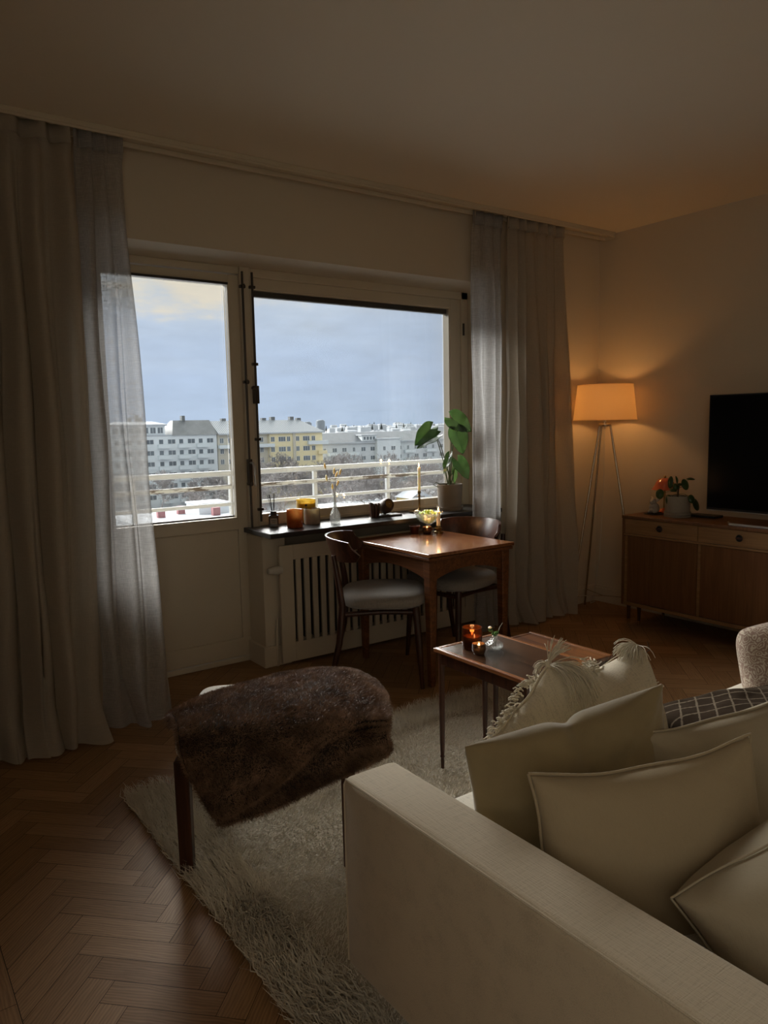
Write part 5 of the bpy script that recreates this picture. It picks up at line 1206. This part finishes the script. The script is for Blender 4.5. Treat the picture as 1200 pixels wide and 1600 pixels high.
# grey-white row to the right
b3 = thing('apartment_building', 'lower grey-white row of flats with grey roof right of the yellow block', 'building', (127, 215, GZ))
MB().box(0, 60, 0, 11, 0, zz(-4.6)).build('wall', GRW, b3)
MB().loft([[(-.5, -.7, zz(-4.6)), (60, -.7, zz(-4.6)), (60, 11.7, zz(-4.6)), (-.5, 11.7, zz(-4.6))], [(4, 4.8, zz(-1.2)), (57, 4.8, zz(-1.2)), (57, 6.2, zz(-1.2)), (4, 6.2, zz(-1.2))]]).build('roof', mat('grey_tin_roof', (.24, .255, .27), .6, noise=.3, amt=.25), b3)
MB().box(-.6, 60, -.95, -.72, zz(-4.9), zz(-4.45)).build('gutter', SNOW, b3)
MB().box(23, 33, -1.6, 0, 0, zz(-3.9)).build('bay', WH, b3); MB().box(22.6, 33.4, -2.0, .6, zz(-3.9), zz(-3.5)).build('bay_roof', SNOW, b3)
MB().box(17.5, 23.5, -.2, 4, zz(-4.3), zz(-2.4)).build('dormer', WH, b3); MB().box(17.1, 23.9, -.5, 4.5, zz(-2.4), zz(-2.0)).build('dormer_roof', SNOW, b3)
for k in range(4): win(b3, 18.6 + k * 1.3, zz(-3.3), 1.0, 1.2, -.2, 'window', 0)
for r_ in range(4):
    for k in range(15):
        xc = 2.5 + k * 3.9; yy = -1.6 if 23 < xc < 33 else 0
        win(b3, xc, zz(-7.0 - 3.1 * r_), 1.9 if k % 3 else 1.1, 1.5, yy, 'window', 1)
    for xc in (6, 13.5, 38, 48): MB().box(xc - 2.4, xc + 2.4, -1.1, -.02, zz(-8.9 - 3.1 * r_), zz(-7.9 - 3.1 * r_)).build('balcony', BALC, b3)
# further roofs up to the skyline
g_ = random.Random(17); FARW = mat('far_facade', (.52, .55, .58), .9, noise=.1, amt=.15)
FARR = mat('far_grey_roof', (.26, .285, .31), .7, noise=.05, amt=.2)
spots = []
for (yy, n_, zt0, zt1) in ((265, 7, -3.4, -1.6), (330, 9, -3.0, -.6), (430, 10, -2.8, .0), (560, 11, -2.0, 1.0), (760, 12, -1.5, 2.2), (1050, 14, -1.0, 5)):
    xa, xb = yy * .60, yy * .93
    for k in range(n_): spots.append((xa + (xb - xa) * (k + g_.uniform(.1, .7)) / n_, yy + g_.uniform(-20, 20), g_.uniform(zt0, zt1), g_.uniform(.6, 1.25) * (xb - xa) / n_ * .55))
desc = ['pale far house with snow-covered roof below the skyline', 'distant house with bare grey roof below the skyline']
for k, (x, y, zt_, wd) in enumerate(spots):
    sn_ = k % 3 != 1; d_ = wd * .45
    t = thing('distant_house', desc[0 if sn_ else 1], 'house', (x, y, GZ), 0, 'snowy rooftops towards the skyline' if sn_ else 'grey rooftops towards the skyline'); ze = zz(zt_) - wd * .10
    MB().box(0, wd, 0, d_, 0, ze).build('wall', FARW, t)
    MB().loft([[(-.3, -.3, ze), (wd + .3, -.3, ze), (wd + .3, d_ + .3, ze), (-.3, d_ + .3, ze)], [(wd * .08, d_ * .45, zz(zt_)), (wd * .92, d_ * .45, zz(zt_)), (wd * .92, d_ * .55, zz(zt_)), (wd * .08, d_ * .55, zz(zt_))]]).build('roof', SNOW if sn_ else FARR, t)
    if wd > 8:
        for q in range(2): MB().box(wd * (.3 + .3 * q), wd * (.3 + .3 * q) + wd * .05, d_ * .4, d_ * .6, ze, zz(zt_) + wd * .04).build('chimney', FARR, t)
for (x, lab) in ((578, 'left one of two round grey towers on the skyline'), (602, 'right, slightly taller of two round grey towers on the skyline')):
    t = thing('round_tower', lab, 'tower', (x, 1010, GZ)); hh = zz(6.0 if x < 590 else 8.5)
    MB().lathe([(7, 0), (7, hh), (6.4, hh), (5, hh + 1.6), (.2, hh + 2)], 24).build('tower', mat('tower_grey', (.25, .28, .31), .8, noise=.2, amt=.2), t, smooth=True)
# small yard buildings
RED = mat('pinkish_red_board', (.36, .16, .17), .8, noise=1, amt=.2)
t = thing('flat_roof_shed', 'low flat-roofed building under thick snow, beyond the balcony door', 'building', (37, 121, GZ)); MB().box(0, 20, 0, 16, 0, 5.5).build('wall', GRW, t); MB().box(-.3, 20.3, -.3, 16.3, 5.5, 6.0).build('roof', SNOW, t)
MB().box(13, 19, 6, 12, 6.0, 7.6).build('stair_hut', WH, t); MB().box(12.8, 19.2, 5.8, 12.2, 7.6, 7.9).build('hut_roof', SNOW, t)
for (x, y) in ((5.6, 6), (10.3, 9), (14.2, 2.4)): MB().box(x, x + 1.3, y, y + 1, 6.0, 7.4).build('red_chimney', RED, t)
t = thing('red_shed', 'small pinkish red shed with snowy roof below the window', 'shed', (73.5, 121, GZ)); MB().box(0, 5, 0, 5, 0, 5.6).build('wall', RED, t); MB().box(-.3, 5.3, -.3, 5.3, 5.6, 6).build('roof', SNOW, t)
t = thing('snowy_annex', 'long low annex with rough snow on its roof beside the red shed', 'building', (79.5, 123, GZ)); MB().box(0, 12, 0, 8, 0, 5.0).build('wall', GRW, t); MB().box(-.2, 12.2, -.2, 8.2, 5.0, 5.5).build('roof', SNOW, t)
t = thing('yellow_cottage', 'little yellow cottage with snowy roof behind the wooden ball ornament', 'house', (92.5, 120, GZ)); MB().box(0, 5, 0, 5, 0, 6.2).build('wall', mat('bright_yellow_render', (.50, .38, .14), .9), t); MB().loft([[(-.4, -.4, 6.2), (5.4, -.4, 6.2), (5.4, 5.4, 6.2), (-.4, 5.4, 6.2)], [(2.3, 0, 7.6), (2.7, 0, 7.6), (2.7, 5, 7.6), (2.3, 5, 7.6)]]).build('roof', SNOW, t); win(t, 2.5, 5, 1.3, 1.2, 0, 'window', 1)

# bare winter trees
BARK = mat('grey_bark', (.20, .175, .165), .95, noise=2, c2=(.38, .37, .37)); BIRCH = mat('frosted_birch', (.62, .61, .60), .9, noise=3, c2=(.32, .30, .29))
def tree_mesh(name, h, m, seed, droop=0.0, spread=.55, levels=6, minr=.038):
    g2 = random.Random(seed); mb = MB()
    def grow(p_, d, l, r, lv):
        pts = [p_.copy()]; q = p_.copy(); dd = d.copy()
        for s in range(3):
            dd = (dd + Vector((g2.gauss(0, .12), g2.gauss(0, .12), g2.gauss(0, .06) - droop * max(0, levels - 2 - lv) * -.0 - droop * (1 if lv <= 2 else 0)))).normalized()
            q = q + dd * l / 3; pts.append(q.copy())
        mb.tube(pts, r, 3 if lv < 5 else 6, r2=r * .6, cap=False)
        if lv == 0: return
        for k in range(g2.choice((3, 3, 4)) if lv > 1 else 3):
            a = g2.uniform(0, 2 * PI); o_ = dd.orthogonal().normalized(); o_ = Matrix.Rotation(a, 3, dd) @ o_
            nd = (dd * g2.uniform(.7, 1.1) + o_ * g2.uniform(spread * .7, spread * 1.5)).normalized(); st_ = pts[g2.choice((1, 2, 3)) if k else 3]
            grow(st_, nd, l * g2.uniform(.58, .78), max(r * .52, minr), lv - 1)
    grow(Vector((0, 0, 0)), Vector((0, 0, 1)), h * .30, h * .016, levels)
    me = bpy.data.meshes.new(name); me.from_pydata(mb.v, [], mb.f); me.materials.append(m); return me
tm_ = [tree_mesh('bare_tree', 13, BARK, s) for s in (1, 2, 3)]
bmh = tree_mesh('birch_tree', 22, BIRCH, 9, droop=.16, spread=.42, levels=6, minr=.014)
tspots = []
g_ = random.Random(8)
for k in range(15): tspots.append((52 + k * 4.6 + g_.uniform(-1.5, 1.5), 186 + g_.uniform(-14, 6)))
for k in range(13): tspots.append((62 + k * 5.2 + g_.uniform(-2, 2), 150 + g_.uniform(-8, 8)))
for k in range(14): tspots.append((96 + k * 5.0 + g_.uniform(-2, 2), 180 + g_.uniform(-10, 12)))
for k in range(8): tspots.append((84 + k * 5.0 + g_.uniform(-2, 2), 132 + g_.uniform(-5, 5)))
for k, (x, y) in enumerate(tspots):
    o = bpy.data.objects.new('bare_tree', tm_[k % 3]); col.objects.link(o)
    o.location = (x, y, GZ); o.rotation_euler.z = g_.uniform(0, 6.28); s_ = g_.uniform(.95, 1.32); o.scale = (s_, s_, s_)
    front = x < 102 and y > 160
    tag(o, 'leafless grey-brown winter tree before the white and yellow blocks' if front else 'leafless grey-brown winter tree in the courtyard at right', 'tree', 'bare trees before the apartment blocks' if front else 'bare trees in the courtyard')
for k, (x, y, s_) in enumerate(((52.5, 62, .96), (66, 74, .80), (55, 84, .74), (78, 92, .72))):
    o = bpy.data.objects.new('birch_tree', bmh); col.objects.link(o); o.location = (x, y, GZ); o.scale = (s_ * .8, s_ * .8, s_ * 1.12); o.rotation_euler.z = k * 1.9
    tag(o, ['tallest frosted birch rising above the skyline behind the monstera', 'frosted birch behind the tall candle, second tallest', 'frosted birch lower down left of the monstera leaves', 'farthest frosted birch near the right window edge'][k], 'tree', 'frosted birches outside the window')
tc_m = tree_mesh('far_tree', 14, BARK, 5, levels=5)
EVG = mat('dark_evergreen', (.035, .045, .045), .95, noise=.5, amt=.4)
for k in range(16):
    yy = g_.uniform(420, 1000); x = yy * g_.uniform(.60, .92); hh = g_.uniform(5, 9) * yy / 700 
    mb = MB(); n_ = 10; prf = []
    for i in range(7): prf += [(hh * .26 * (1 - i / 7), i / 7 * hh), (hh * .20 * (1 - i / 7), (i + .55) / 7 * hh)]
    prf.append((.05, hh)); mb.lathe([(r_, z) for r_, z in prf], n_)
    mb.v = [(a + g_.uniform(-.25, .25), b_ + g_.uniform(-.25, .25), c_) for a, b_, c_ in mb.v]
    o = mb.build('evergreen_tree', EVG, None, smooth=True); top = g_.uniform(.5, 3.5) * yy / 600; o.location = (x, y if False else yy, top - hh); 
    o.location.z = top - hh
    MBt = MB().tube([(0, 0, -(top - hh) + GZ), (0, 0, .5)], .4, 6); MBt.build('trunk', BARK, o)
    tag(o, 'small dark evergreen between the far roofs on the skyline', 'tree', 'evergreens on the skyline')
